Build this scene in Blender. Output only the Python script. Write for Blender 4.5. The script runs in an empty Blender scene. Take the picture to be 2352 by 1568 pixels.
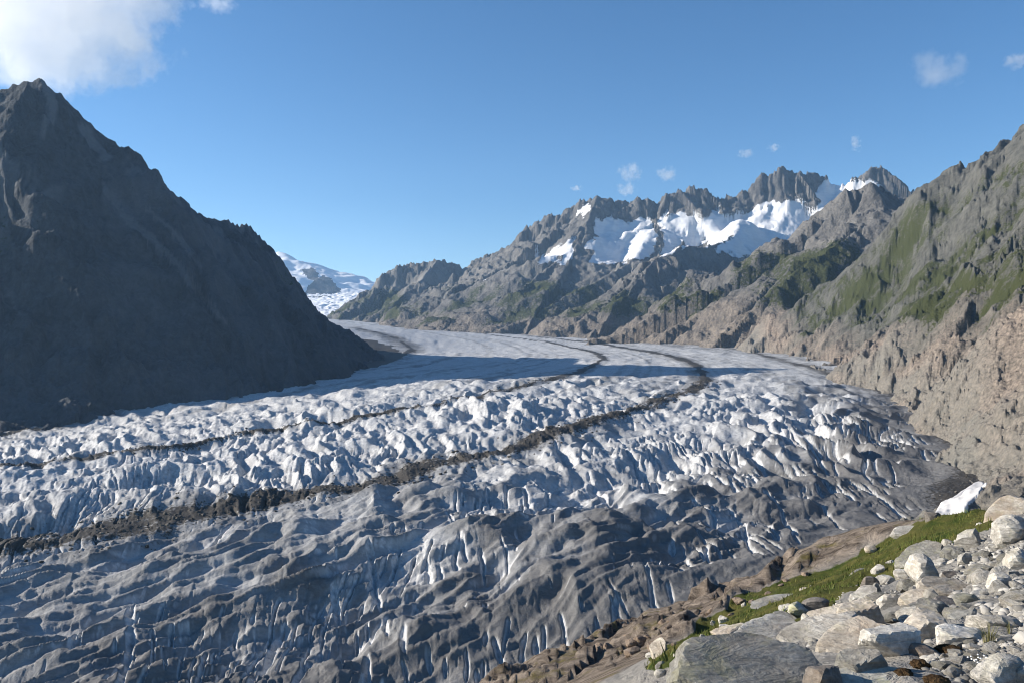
import bpy, math, random
import numpy as np
R = math.radians

# ------------------------------------------------------------------ camera, sky, sun, exposure
SC = bpy.context.scene
COL = SC.collection
F, CX, CY = 1897.6, 1176.0, 784.0          # focal length and centre of the photograph in its 2352-wide survey grid


def W(px, py, d):
    """Survey point: bearing (px, py) at a distance d metres down the valley -> world metres."""
    return np.array([(px - CX) / F * d, d, (CY - py) / F * d])


cam_d = bpy.data.cameras.new('camera')
cam_d.sensor_width = 36.0
cam_d.lens = 36.0 * F / 2352.0
cam_d.clip_start = 0.2
cam_d.clip_end = 80000.0
cam = bpy.data.objects.new('camera', cam_d)
cam.rotation_euler = (R(90), 0, 0)
COL.objects.link(cam)
SC.camera = cam

SUN_AZ, SUN_EL = -84.0, 21.5               # degrees right of the view axis, degrees up
world = bpy.data.worlds.new("World")
SC.world = world
world.use_nodes = True
wn, wl = world.node_tree.nodes, world.node_tree.links
sky = wn.new('ShaderNodeTexSky')
sky.sky_type = 'NISHITA'
sky.sun_disc = False
sky.sun_elevation = R(SUN_EL)
sky.sun_rotation = R(SUN_AZ)
sky.altitude = 2300.0
sky.air_density = 1.0
sky.dust_density = 0.25
sky.ozone_density = 2.0
hs = wn.new('ShaderNodeHueSaturation')
hs.inputs['Saturation'].default_value = 1.22
wl.new(sky.outputs[0], hs.inputs['Color'])
wl.new(hs.outputs[0], wn['Background'].inputs[0])
wn['Background'].inputs[1].default_value = 0.086

sun_d = bpy.data.lights.new('sun', 'SUN')
sun_d.energy = 5.0
sun_d.angle = R(0.55)
sun_d.color = (1.0, 0.91, 0.79)
sun = bpy.data.objects.new('sun', sun_d)
sun.rotation_euler = (R(90 - SUN_EL), 0, R(-SUN_AZ + 180))
COL.objects.link(sun)

SC.view_settings.view_transform = 'Standard'
SC.view_settings.look = 'None'
SC.view_settings.exposure = 0.93
SC.view_settings.gamma = 1.0
SC.render.engine = 'CYCLES'
SC.cycles.use_denoising = True
SC.cycles.filter_width = 1.0
SC.cycles.max_bounces = 16
SC.cycles.diffuse_bounces = 2
SC.cycles.glossy_bounces = 1
SC.cycles.transparent_max_bounces = 4
SC.cycles.volume_bounces = 16

# ------------------------------------------------------------------ numeric helpers
_rs = np.random.RandomState(7)
PERM = _rs.permutation(512).astype(np.int32)
PERM = np.concatenate([PERM, PERM])
ang = _rs.rand(512) * 2 * np.pi
G2 = np.stack([np.cos(ang), np.sin(ang)], 1).astype(np.float32)


def noise(x, y, seed=0):
    """2-D gradient noise, about -1..1."""
    x = np.asarray(x, np.float32) + seed * 17.31
    y = np.asarray(y, np.float32) + seed * 9.77
    xi = np.floor(x); yi = np.floor(y)
    fx = x - xi; fy = y - yi
    xi = xi.astype(np.int32) & 511; yi = yi.astype(np.int32) & 511
    x1 = (xi + 1) & 511; y1 = (yi + 1) & 511
    u = fx * fx * fx * (fx * (fx * 6 - 15) + 10)
    v = fy * fy * fy * (fy * (fy * 6 - 15) + 10)

    def g(ix, iy, dx, dy):
        h = PERM[PERM[ix] + iy]
        h = G2[h & 511]
        return h[..., 0] * dx + h[..., 1] * dy
    a = g(xi, yi, fx, fy); b = g(x1, yi, fx - 1, fy)
    c = g(xi, y1, fx, fy - 1); d = g(x1, y1, fx - 1, fy - 1)
    a = a + u * (b - a); c = c + u * (d - c)
    return (a + v * (c - a)) * 1.5


def fbm(x, y, o=4, seed=0, gain=0.5, lac=2.03):
    r = 0; a = 1.0
    for i in range(o):
        r = r + a * noise(x, y, seed + i)
        x = x * lac; y = y * lac; a *= gain
    return r


def ridged(x, y, o=4, seed=0, gain=0.5, lac=2.03):
    """0..~2, sharp crests."""
    r = 0; a = 1.0; w = 1.0
    for i in range(o):
        n = 1 - np.abs(noise(x, y, seed + i))
        n = n * n
        r = r + a * n * w
        w = np.clip(n * 1.6, 0, 1)
        x = x * lac; y = y * lac; a *= gain
    return r


def plates(x, y, seed=0, tilt=0.8):
    """Jointed blocks: every cell of a jittered lattice is a tilted facet of its own height, about -1..1."""
    x = np.asarray(x, np.float32) + seed * 3.7; y = np.asarray(y, np.float32) + seed * 5.3
    xi = np.floor(x).astype(np.int32); yi = np.floor(y).astype(np.int32)
    best = np.full(x.shape, 1e9, np.float32); out = np.zeros(x.shape, np.float32)
    for i in (-1, 0, 1):
        for j in (-1, 0, 1):
            cx = xi + i; cy = yi + j
            h = PERM[PERM[cx & 511] + (cy & 511)]
            h2 = PERM[(h + 131 + seed) & 511]; h3 = PERM[(h2 + 57) & 511]; h4 = PERM[(h3 + 201) & 511]
            dx = x - cx - h / 512.0; dy = y - cy - h2 / 512.0
            d = dx * dx + dy * dy
            m = d < best
            best = np.where(m, d, best)
            out = np.where(m, (h3 / 256.0 - 1) + tilt * ((h4 / 256.0 - 1) * dx + (h / 256.0 - 1) * dy), out)
    return out


def sstep(a, b, x):
    t = np.clip((x - a) / (b - a), 0, 1)
    return t * t * (3 - 2 * t)


class TPS:
    """Thin-plate fit of values v over points p (N,2)."""
    def __init__(self, p, v, smooth=0.0):
        p = np.asarray(p, float); v = np.asarray(v, float)
        self.c = p.mean(0); self.s = np.abs(p - self.c).max()
        q = (p - self.c) / self.s
        n = len(q)
        d = np.linalg.norm(q[:, None] - q[None], axis=2)
        K = self.k(d) + smooth * np.eye(n)
        P = np.c_[np.ones(n), q]
        A = np.zeros((n + 3, n + 3)); A[:n, :n] = K; A[:n, n:] = P; A[n:, :n] = P.T
        sol = np.linalg.solve(A, np.r_[v, 0, 0, 0])
        self.q = q; self.w = sol[:n]; self.a = sol[n:]

    @staticmethod
    def k(d):
        return d * d * np.log(np.maximum(d, 1e-9))

    def __call__(self, x, y):
        x = (np.asarray(x, np.float32) - self.c[0]) / self.s; y = (np.asarray(y, np.float32) - self.c[1]) / self.s
        r = self.a[0] + self.a[1] * x + self.a[2] * y
        for (qx, qy), w in zip(self.q, self.w):
            d2 = (x - qx) ** 2 + (y - qy) ** 2 + 1e-12
            r = r + (0.5 * w) * d2 * np.log(d2)
        return r


def fan_grid(px0, px1, nu, d0, d1, nv, p=0.6):
    """A ground mesh that gets finer towards the place the valley is seen from."""
    cols = np.linspace(px0, px1, nu) if nu else np.asarray(px0, float)
    u = (cols - CX) / F
    nu = len(cols)
    if p == 0:
        d = np.exp(np.linspace(math.log(d0), math.log(d1), nv))
    else:
        d = np.linspace(d0 ** -p, d1 ** -p, nv) ** (-1.0 / p)
    d = d.astype(np.float32)
    X = (u[None, :] * d[:, None]).astype(np.float32)
    Y = np.repeat(d[:, None], nu, 1)
    return X, Y


def grid_mesh(name, X, Y, Z, mat, attrs=None, keep=None, parent=None):
    nv, nu = X.shape
    idx = np.arange(nv * nu).reshape(nv, nu)
    q = np.stack([idx[:-1, :-1], idx[:-1, 1:], idx[1:, 1:], idx[1:, :-1]], -1).reshape(-1, 4)
    if keep is not None:
        k = keep.ravel()
        q = q[k[q].any(1)]
    used = np.zeros(nv * nu, bool); used[q.ravel()] = True
    remap = np.cumsum(used) - 1
    co = np.stack([X.ravel(), Y.ravel(), Z.ravel()], 1)[used].astype(np.float32)
    q = remap[q].astype(np.int32)
    me = bpy.data.meshes.new(name)
    me.vertices.add(len(co)); me.vertices.foreach_set('co', co.ravel())
    me.loops.add(q.size); me.loops.foreach_set('vertex_index', q.ravel())
    me.polygons.add(len(q))
    me.polygons.foreach_set('loop_start', np.arange(0, q.size, 4, dtype=np.int32))
    me.update(calc_edges=True)
    me.polygons.foreach_set('use_smooth', np.ones(len(q), bool))
    for an, av in (attrs or {}).items():
        at = me.attributes.new(an, 'FLOAT', 'POINT')
        at.data.foreach_set('value', av.ravel()[used].astype(np.float32))
    me.materials.append(mat)
    o = bpy.data.objects.new(name, me)
    COL.objects.link(o)
    o.parent = parent
    return o


def tag(o, label=None, cat=None, group=None, kind=None):
    if label: o['label'] = label
    if cat: o['category'] = cat
    if group: o['group'] = group
    if kind: o['kind'] = kind
    return o


SURF = {}


def surface(name, x, y):
    """Built height of a ground mesh at x, y (bilinear on its fan grid)."""
    X, Y, Z = SURF[name]
    u = X[0] / Y[0]; d = Y[:, 0]
    fu = np.interp(x / y, u, np.arange(len(u))); fd = np.interp(y, d, np.arange(len(d)))
    i = np.clip(fu.astype(int), 0, len(u) - 2); j = np.clip(fd.astype(int), 0, len(d) - 2)
    a = fu - i; b = fd - j
    return (Z[j, i] * (1 - a) + Z[j, i + 1] * a) * (1 - b) + (Z[j + 1, i] * (1 - a) + Z[j + 1, i + 1] * a) * b


def in_poly(px, py, poly):
    c = np.zeros(px.shape, bool)
    n = len(poly)
    for i in range(n):
        x0, y0 = poly[i]; x1, y1 = poly[(i + 1) % n]
        cond = ((y0 > py) != (y1 > py))
        xs = (x1 - x0) * (py - y0) / ((y1 - y0) if y1 != y0 else 1e-9) + x0
        c ^= cond & (px < xs)
    return c


def poly_dist(x, y, pts):
    """Distance from points to a polyline, with the arc length of the nearest point."""
    best = np.full(x.shape, 1e9, np.float32); arc = np.zeros(x.shape, np.float32); acc = 0.0
    for (x0, y0), (x1, y1) in zip(pts[:-1], pts[1:]):
        dx, dy = x1 - x0, y1 - y0; L2 = dx * dx + dy * dy + 1e-9
        t = np.clip(((x - x0) * dx + (y - y0) * dy) / L2, 0, 1)
        d = np.hypot(x - x0 - t * dx, y - y0 - t * dy)
        m = d < best
        best = np.where(m, d, best); arc = np.where(m, acc + t * math.sqrt(L2), arc)
        acc += math.sqrt(L2)
    return best, arc


def tents(X, Y, ridges):
    """Highest of many ridge lines falling away at their own steepness. Returns z, arc along ridge, distance from it, ridge id."""
    Z = np.full(X.shape, -1e5, np.float32)
    A = np.zeros(X.shape, np.float32); B = np.zeros(X.shape, np.float32); I = np.zeros(X.shape, np.int16)
    for ri, r in enumerate(ridges):
        pts = [W(*p) for p in r['p']]
        acc = ri * 1733.0
        kf, kb, flat, cc = r['kf'], r['kb'], r.get('flat', 500.0), r.get('c', 0.5)
        for p0, p1 in zip(pts[:-1], pts[1:]):
            dx, dy = p1[0] - p0[0], p1[1] - p0[1]; L2 = dx * dx + dy * dy + 1e-9; L = math.sqrt(L2)
            t = np.clip(((X - p0[0]) * dx + (Y - p0[1]) * dy) / L2, 0, 1)
            ex = X - p0[0] - t * dx; ey = Y - p0[1] - t * dy
            b = np.sqrt(ex * ex + ey * ey)
            side = (dx * ey - dy * ex)            # > 0: behind a ridge traced left to right
            k = np.where(side > 0, kb, kf)
            z = p0[2] + t * (p1[2] - p0[2]) - k * b * (1.0 - cc * b / (b + flat))
            m = z > Z
            Z = np.where(m, z, Z); A = np.where(m, acc + t * L, A); B = np.where(m, b, B); I = np.where(m, ri, I)
            acc += L
    return Z, A, B, I


# ------------------------------------------------------------------ material helpers
class Mat:
    def __init__(self, name, rough=0.9, spec=0.2):
        self.m = bpy.data.materials.new(name); self.m.use_nodes = True
        self.t = self.m.node_tree; self.n = self.t.nodes; self.l = self.t.links
        self.b = self.n['Principled BSDF']
        self.b.inputs['Roughness'].default_value = rough
        self.b.inputs['Specular IOR Level'].default_value = spec
        self.m.displacement_method = 'BUMP'

    def link(self, a, b): self.l.new(a, b)

    def attr(self, name):
        a = self.n.new('ShaderNodeAttribute'); a.attribute_name = name
        return a.outputs['Fac']

    def pos(self, scale=(1, 1, 1), coord='Position'):
        if coord == 'Position':
            g = self.n.new('ShaderNodeNewGeometry').outputs['Position']
        else:
            g = self.n.new('ShaderNodeTexCoord').outputs[coord]
        mp = self.n.new('ShaderNodeMapping'); mp.inputs['Scale'].default_value = scale
        self.link(g, mp.inputs[0])
        return mp.outputs[0]

    def noise(self, vec, scale, detail=6, rough=0.6, dist=0.0, typ='FBM'):
        t = self.n.new('ShaderNodeTexNoise'); t.noise_type = typ
        t.inputs['Scale'].default_value = scale; t.inputs['Detail'].default_value = detail
        t.inputs['Roughness'].default_value = rough; t.inputs['Distortion'].default_value = dist
        self.link(vec, t.inputs['Vector'])
        return t.outputs['Fac']

    def voro(self, vec, scale, feature='F1', out='Distance', rand=1.0):
        t = self.n.new('ShaderNodeTexVoronoi'); t.feature = feature
        t.inputs['Scale'].default_value = scale; t.inputs['Randomness'].default_value = rand
        self.link(vec, t.inputs['Vector'])
        return t.outputs[out]

    def ramp(self, fac, stops, interp='LINEAR'):
        r = self.n.new('ShaderNodeValToRGB'); r.color_ramp.interpolation = interp
        e = r.color_ramp.elements
        while len(e) < len(stops): e.new(0.5)
        for el, (p, c) in zip(e, stops):
            el.position = p; el.color = (c, c, c, 1) if not hasattr(c, '__len__') else (*c, 1)
        self.link(fac, r.inputs[0])
        return r.outputs[0]

    def mix(self, fac, a, b, mode='MIX'):
        m = self.n.new('ShaderNodeMix'); m.data_type = 'RGBA'; m.blend_type = mode
        for i, v in ((0, fac), (6, a), (7, b)):
            s = m.inputs[i]
            if hasattr(v, 'is_output'): self.link(v, s)
            elif hasattr(v, '__len__'): s.default_value = (*v, 1)
            else: s.default_value = v if i == 0 else (v, v, v, 1)
        return m.outputs[2]

    def math(self, op, a, b=0.0, clamp=False):
        m = self.n.new('ShaderNodeMath'); m.operation = op; m.use_clamp = clamp
        for s, v in ((m.inputs[0], a), (m.inputs[1], b)):
            if hasattr(v, 'is_output'): self.link(v, s)
            else: s.default_value = v
        return m.outputs[0]

    def bump(self, h, strength, dist):
        b = self.n.new('ShaderNodeBump'); b.inputs['Strength'].default_value = strength; b.inputs['Distance'].default_value = dist
        self.link(h, b.inputs['Height'])
        if self.b.inputs['Normal'].is_linked:
            self.link(self.b.inputs['Normal'].links[0].from_socket, b.inputs['Normal'])
        self.link(b.outputs[0], self.b.inputs['Normal'])

    def color(self, c):
        if hasattr(c, 'is_output'): self.link(c, self.b.inputs['Base Color'])
        else: self.b.inputs['Base Color'].default_value = (*c, 1)


# ================================================================== THE GLACIER
def ice_material():
    m = Mat('glacier_ice', 0.75, 0.25)
    P = m.pos()
    dirt_shade, deb, clean = m.attr('dirt_shade'), m.attr('debris'), m.attr('clean')
    n1 = m.noise(P, 0.035, 8, 0.62)
    n2 = m.noise(P, 0.35, 6, 0.65)
    n3 = m.noise(m.pos((1, 1, 3)), 0.09, 6, 0.6, 1.0)
    ice = m.mix(m.ramp(n2, [(0.3, 0.0), (0.68, 1.0)]), (0.26, 0.266, 0.272), (0.62, 0.622, 0.62))
    grime = m.mix(n3, (0.058, 0.057, 0.056), (0.205, 0.20, 0.195))
    f = m.math('ADD', dirt_shade, m.math('MULTIPLY', m.math('SUBTRACT', n1, 0.5), 1.3))
    f = m.math('ADD', f, m.math('MULTIPLY', m.math('SUBTRACT', n2, 0.5), 0.7))
    f = m.math('SUBTRACT', f, m.math('MULTIPLY', clean, 1.15), True)
    grey = m.mix(n3, (0.145, 0.146, 0.148), (0.33, 0.33, 0.328))
    c = m.mix(m.ramp(f, [(0.05, 0.0), (0.50, 1.0)]), ice, grey)
    c = m.mix(m.ramp(f, [(0.50, 0.0), (0.95, 1.0)]), c, grime)
    rub = m.mix(m.noise(P, 0.9, 4, 0.7), (0.014, 0.0125, 0.011), (0.080, 0.070, 0.058))
    g = m.math('ADD', deb, m.math('MULTIPLY', m.math('SUBTRACT', n2, 0.5), 1.9))
    c = m.mix(m.ramp(g, [(0.42, 0.0), (0.62, 1.0)]), c, rub)
    m.color(c)
    fol = m.n.new('ShaderNodeMapping'); fol.inputs['Rotation'].default_value = (0, 0, R(-24)); fol.inputs['Scale'].default_value = (0.05, 0.7, 0.9)
    m.link(P, fol.inputs[0])
    lay = m.noise(fol.outputs[0], 1.0, 6, 0.6, 0.4)
    m.bump(m.noise(P, 0.22, 8, 0.68), 0.6, 2.4)
    m.bump(lay, 0.5, 0.9)
    m.bump(m.noise(m.pos((1, 1, 2.2)), 1.1, 5, 0.7), 0.5, 0.5)
    return m.m


G_PTS = [  # survey points on the ice: bearing, distance
    (0, 1568, 340), (600, 1568, 335), (1130, 1568, 322), (1500, 1568, 310), (0, 1250, 520), (600, 1300, 455), (1176, 1200, 520), (1500, 1400, 370), (1850, 1330, 392),
    (600, 1000, 930), (200, 1080, 760), (1176, 960, 950), (1176, 870, 1560), (1400, 820, 2350), (1000, 800, 3050), (0, 1005, 1120), (470, 890, 1750),
    (760, 752, 3300), (945, 800, 2900), (1000, 760, 4800), (760, 731, 6400), (900, 745, 5400), (1250, 772, 4100), (1500, 786, 3300), (1700, 802, 2650),
    (1870, 845, 1850), (2000, 892, 1450), (2130, 945, 1150), (2190, 1020, 880), (2240, 1100, 640), (2120, 1200, 500), (1750, 950, 1080), (1600, 1100, 690), (1850, 1120, 660), (1500, 860, 1750),
    (1400, 1000, 860), (800, 1120, 660), (300, 1400, 420), (900, 1400, 395), (-600, 1100, 760), (-700, 1400, 420), (2500, 1300, 400)]
gw = np.array([W(*p) for p in G_PTS])
ice_z = TPS(gw[:, :2], gw[:, 2], 2e-4)


def on_ice(px, py):
    """World x, y where the bearing meets the ice."""
    d = np.exp(np.linspace(math.log(250), math.log(7500), 700))
    x = (px - CX) / F * d
    h = (CY - py) / F * d - ice_z(x, d)
    i = np.argmax(h < 0)
    if i == 0: i = 699
    return float(x[i]), float(d[i])


def densify(pts, n=6):
    o = []
    for a, b in zip(pts[:-1], pts[1:]):
        for k in range(n): o.append((a[0] + (b[0] - a[0]) * k / n, a[1] + (b[1] - a[1]) * k / n))
    return o + [pts[-1]]


LINES = [  # flow lines of the ice, upstream last
    (0.0, [(-300, 1075), (0, 1008), (200, 972), (330, 932), (470, 890), (620, 868), (800, 852), (900, 832), (948, 803), (905, 775), (820, 755)]),
    (0.36, [(-200, 1125), (0, 1095), (180, 1075), (350, 1050), (560, 1010), (760, 982), (1000, 945), (1200, 900), (1320, 862), (1388, 828), (1370, 812), (1250, 785), (1120, 769), (900, 747)]),
    (0.62, [(-200, 1300), (0, 1280), (200, 1250), (430, 1210), (650, 1165), (850, 1140), (1000, 1085), (1180, 1050), (1330, 990), (1480, 945), (1590, 910), (1625, 880), (1600, 842), (1550, 822), (1450, 803), (1350, 787), (1200, 771)]),
    (1.0, [(1000, 1790), (1250, 1680), (1500, 1545), (1900, 1338), (2120, 1190), (2235, 1095), (2180, 1010), (2120, 940), (2000, 893), (1870, 848), (1700, 803), (1550, 788), (1350, 775)])]
tp, tv, sv = [], [], []
for t, pl in LINES:
    w = [on_ice(*p) for p in densify(pl, 2)]
    acc = 0.0
    L = [0.0]
    for a, b in zip(w[:-1], w[1:]):
        acc += math.hypot(b[0] - a[0], b[1] - a[1]); L.append(acc)
    # arc length measured from the line where the flow turns (the farthest right point)
    k = int(np.argmax([p[0] / p[1] for p in w])) if t > 0 else len(w) - 3
    for p, s in zip(w, L):
        tp.append(p); tv.append(t); sv.append(s - L[k])
T_of = TPS(tp, tv, 1e-3)


class FlowLength:
    """Distance along the flow: its gradient follows the flow lines as closely as it can (Poisson fit on a coarse grid)."""
    def __init__(self, x0, x1, y0, y1, h):
        xs = np.arange(x0, x1 + h, h); ys = np.arange(y0, y1 + h, h)
        gx, gy = np.meshgrid(xs, ys)
        t = T_of(gx, gy)
        ty, tx = np.gradient(t, h)
        n = np.hypot(tx, ty) + 1e-9
        ux, uy = -ty / n, tx / n
        ny, nx = ux.shape
        fx = h * (ux[:, 1:] + ux[:, :-1]) / 2; fy = h * (uy[1:] + uy[:-1]) / 2
        div = np.zeros((ny, nx))
        div[:, :-1] += fx; div[:, 1:] -= fx; div[:-1] += fy; div[1:] -= fy

        def basis(m):
            k = np.arange(m)[:, None]; j = np.arange(m)[None]
            return np.cos(np.pi * k * (j + 0.5) / m)
        By, Bx = basis(ny), basis(nx)
        wy = np.full(ny, 2.0 / ny); wy[0] = 1.0 / ny
        wx = np.full(nx, 2.0 / nx); wx[0] = 1.0 / nx
        c = (By * wy[:, None]) @ div @ (Bx * wx[:, None]).T
        ly = 2 * np.cos(np.pi * np.arange(ny) / ny) - 2
        lx = 2 * np.cos(np.pi * np.arange(nx) / nx) - 2
        den = ly[:, None] + lx[None]; den[0, 0] = 1.0
        c = c / den; c[0, 0] = 0
        s = By.T @ c @ Bx
        self.s = s.astype(np.float32); self.o = (x0, y0, h)

    def __call__(self, x, y):
        x0, y0, h = self.o
        ny, nx = self.s.shape
        fx = np.clip((x - x0) / h, 0, nx - 1.001); fy = np.clip((y - y0) / h, 0, ny - 1.001)
        i = fx.astype(int); j = fy.astype(int); u = fx - i; v = fy - j
        s = self.s
        return (s[j, i] * (1 - u) + s[j, i + 1] * u) * (1 - v) + (s[j + 1, i] * (1 - u) + s[j + 1, i + 1] * u) * v


S_of = FlowLength(-1600, 1700, 0, 4200, 22.0)
MOR = {k: [on_ice(*p) for p in densify(LINES[k][1], 4)] for k in (1, 2)}
LEFT_W = [on_ice(*p) for p in densify(LINES[0][1], 3)]
RIGHT_W = [on_ice(*p) for p in densify(LINES[3][1], 3)]


RUBBLE = []


def build_glacier():
    X, Y = fan_grid(np.r_[np.linspace(-1000, -166, 56), np.linspace(-160, 2430, 1000)], 0, 0, 270, 7200, 565, 0.62)
    Z0 = ice_z(X, Y)
    T = T_of(X, Y); S = S_of(X, Y)
    px = CX + F * X / Y; py = CY - F * Z0 / Y
    wob = fbm(X / 90, Y / 90, 3, 3)
    near = np.maximum(sstep(0.56, 0.70, T) * (1 - sstep(560, 800, Y + 0.35 * X)), 1 - sstep(380, 520, Y))   # whale-backs by the near bank
    far = sstep(1500, 2600, Y)
    rough = 1 - 0.82 * sstep(1000, 2000, Y)
    right = sstep(0.66, 0.86, T)
    dR, _ = poly_dist(X, Y, RIGHT_W)
    dL, _ = poly_dist(X, Y, LEFT_W)
    edge = sstep(0, 130, dR)
    # fracture direction: crevasses and ice ridges run nearly along the valley's line of sight
    C = (X - 70) * np.exp(-np.clip(Y - 700, -400, 1100) / 1000)   # they fan out downstream
    # long whale-backs beside the near bank
    q = (X - Y) * 0.7071 / 66 + wob * 0.40
    nb = noise(q, (X + Y) * 0.7071 / 230, 11) + 0.16 * noise(q * 2.3, (X + Y) * 0.7071 / 110, 12)
    wb = 1 - np.sqrt(nb * nb * 2.0 + 0.0035)
    # ice ridges with a sharp crest
    dn = noise(C / 46 + wob * 0.45, Y / 105, 25) + 0.30 * noise(C / 25, Y / 70, 26)
    dune = 1 - np.sqrt(dn * dn * 2.4 + 0.0015)
    dn2 = noise(C / 25 + wob * 0.5, Y / 165, 27) + 0.30 * noise(C / 11, Y / 45, 28)
    dune2 = 1 - np.sqrt(dn2 * dn2 * 2.4 + 0.002)
    b2 = noise(C / 17 + wob * 0.6, Y / 36, 33)
    blk = np.clip(np.abs(b2) * 2.2, 0, 1) ** 0.6                  # blocks parted by cracks
    mound = fbm(X / 75, Y / 75, 3, 41)
    swell = sstep(0.20, 0.45, T) * (1 - sstep(640, 860, Y)) * (1 - sstep(-330, -120, X)) * (1 - near)      # gentle swells above the moraine
    sp = noise(C / 10.5 + wob, Y / 34, 29)
    mid = 7.5 * dune2 + 0.8 * blk + 5.0 * dune + 2.4 * (1 - np.sqrt(sp * sp * 2.4 + 0.003))
    py1 = noise((X - 0.3 * Y) / 42 + 0.4 * wob, Y / 72, 45) + 0.25 * noise(X / 17, Y / 30, 46)
    pyr = 1 - np.sqrt(py1 * py1 * 2.2 + 0.004)
    var = np.clip(0.85 + 0.75 * noise(X / 190, Y / 260, 47), 0.35, 1.5)
    mid = mid * var
    pl = plates(C / 15 + 0.5 * wob, Y / 48, 3); pl2 = plates(C / 6.5 + 0.5 * wob, Y / 20, 5)
    mid = mid + 0.9 * pl + 0.6 * pl2
    nr = noise((X - 0.8 * Y) / 19 + 0.7 * wob, (X + Y) / 120, 48) + 0.35 * noise((X - Y) / 8.5 + wob, (X + Y) / 55, 49)
    ripple = 1 - np.sqrt(nr * nr * 2.2 + 0.003)                  # small parallel ridges along the bank
    h = near * (11.0 * wb + 5.5 * pyr + 4.2 * ripple + 1.4 * dune2 + 0.30 * pl2) + (1 - near) * ((1 - right) * (mid * (1 - 0.55 * swell) + 9 * swell * wb) + right * (18.0 * dune * (0.55 + 0.45 * var) + 1.0 * dune2))
    h = h * (0.22 + 0.78 * edge)
    h = h * rough + mound * (4.5 * rough + 1.0) * (0.4 + 0.6 * edge)
    # crevasses: long narrow gashes, gathered into fields
    fld = np.clip((1 - wb) * 1.3, 0, 1) - 0.40 + 1.0 * noise(X / 95, Y / 130, 57)

    def gashes(sp, seed, wmin, wmax, run_len, thr):
        cw = C / sp + (noise(X / 70, Y / 120, seed) * 17.0 + noise(X / 26, Y / 44, seed + 1) * 5.0 + noise(X / 9, Y / 15, seed + 5) * 0.9) / sp
        ci = np.floor(cw)
        jit = noise(ci * 5.13, ci * 0 + 0.5, seed + 4) * 0.35
        fr = (cw - ci - 0.5 - jit) * sp
        run = noise(ci * 7.31, Y * (1 + 0.8 * near) / run_len, seed + 2) + 0.35 * noise(ci * 3.17, Y / (3 * run_len), seed + 3)
        gate = sstep(thr, thr + 0.28, run + 0.75 * fld - 0.34 * near)
        wd = wmin + (wmax - wmin) * gate
        prof = np.where(fr > 0, np.clip(1 - fr / (wd * 0.65), 0, 1), np.clip(1 + fr / (wd * 1.35), 0, 1))
        return gate * prof ** 0.8
    big = np.maximum(near, right)
    cut = np.maximum(gashes(10.5, 51, 0.5, 1.4, 40, 0.06), np.maximum(gashes(23.0, 91, 0.8, 2.4, 60, 0.04), 0.6 * gashes(5.5, 71, 0.35, 0.85, 24, 0.12) * (1 - 0.7 * near)))
    cut = cut * sstep(6, 40, dR + 14 * wob) * (0.30 + 0.70 * (1 - sstep(800, 1400, Y))) * (0.55 + 0.45 * big)
    cdeep = (4.5 - 1.2 * near) * cut * rough
    fine = fbm(X / 9, Y / 14, 3, 61) * 0.6 * rough * (1 - 0.4 * near) + 0.45 * (ridged(C / 4.2, Y / 7, 2, 65) - 0.8) * (1 - sstep(600, 1100, Y)) * (1 - 0.6 * near) + fbm(X / 60, Y / 120, 3, 62) * 1.5 * (1 - rough) + 2.2 * dune2 * sstep(1200, 1700, Y) * (1 - sstep(2300, 3000, Y))
    Z = Z0 + h + fine - cdeep - 8.0 * near
    # medial moraines: dark rubble ribs
    deb = np.zeros_like(Z); halo = np.zeros_like(Z)
    for k, wid0 in ((1, 14.0), (2, 18.0)):
        d, arc = poly_dist(X, Y, MOR[k])
        w = wid0 * (0.75 + 0.55 * noise(arc / 60, arc * 0, 70 + k)) * (1 + 0.15 * sstep(1500, 3000, Y))
        w = w * (1 + 0.45 * (1 - sstep(520, 900, Y)) if k == 2 else (0.75 + 0.35 * sstep(900, 1500, Y)))
        band = np.exp(-(d / np.maximum(w, 4)) ** 2)
        gaps = sstep(-0.60, -0.05, noise(arc / 45, d / 20, 75 + k) + 0.25 * sstep(1300, 1700, Y) + (0.25 if k == 2 else 0))
        deb = np.maximum(deb, band * (0.45 + 0.55 * gaps) * 1.05)
        halo = np.maximum(halo, np.exp(-(d / (2.2 * np.maximum(w, 4))) ** 2))
        Z = Z - band * (0.55 * h - 5.0 * rough - 2.0)
    # debris below the mountain flank and along both banks
    poly = [(640, 872), (720, 864), (880, 842), (930, 818), (905, 796), (830, 776), (740, 752), (640, 745)]
    lat = in_poly(px + 12 * wob, py, poly)
    deb = np.maximum(deb, np.where(lat & (Y > 1500), 1.0, 0.0))
    deb = np.maximum(deb, 1.0 - sstep(0, 22, dL + 10 * wob))
    deb = np.maximum(deb, 0.75 * (1.0 - sstep(-5, 30, dR + 10 * wob)))
    # faint flow bands
    bands = 0.5 + 0.5 * noise(T * 26 + 0.2 * wob, S / 900, 81)
    dirt_shade = 0.06 + (0.55 * (bands - 0.4) + 0.5 * (noise(T * 60, S / 1500, 83) - 0.1)) * sstep(900, 1600, Y)
    dirt_shade = dirt_shade + 0.80 * (1 - sstep(15, 230, dR + 60 * wob)) * (1 - 0.6 * sstep(1000, 1700, Y))
    dirt_shade = dirt_shade + 0.34 * sstep(0.42, 0.95, T + 0.06 * wob) * (1 - sstep(520, 1050, Y)) + 0.15 * (1 - sstep(360, 720, Y + 70 * wob))  # dirty near ice; nearest part painted darker still to stand for cloud shade
    dirt_shade = dirt_shade + near * (0.20 * (pyr - 0.6) + 0.35 * (wb - 0.62) + 0.30 * (ripple - 0.6))
    dirt_shade = dirt_shade + 0.35 * right * (dune - 0.55) * sstep(0, 1, 1 - sstep(1000, 1500, Y))
    dirt_shade = dirt_shade + 0.35 * (1 - sstep(20, 90, dL + 20 * wob))
    dirt_shade = dirt_shade + 0.35 * halo
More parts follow.
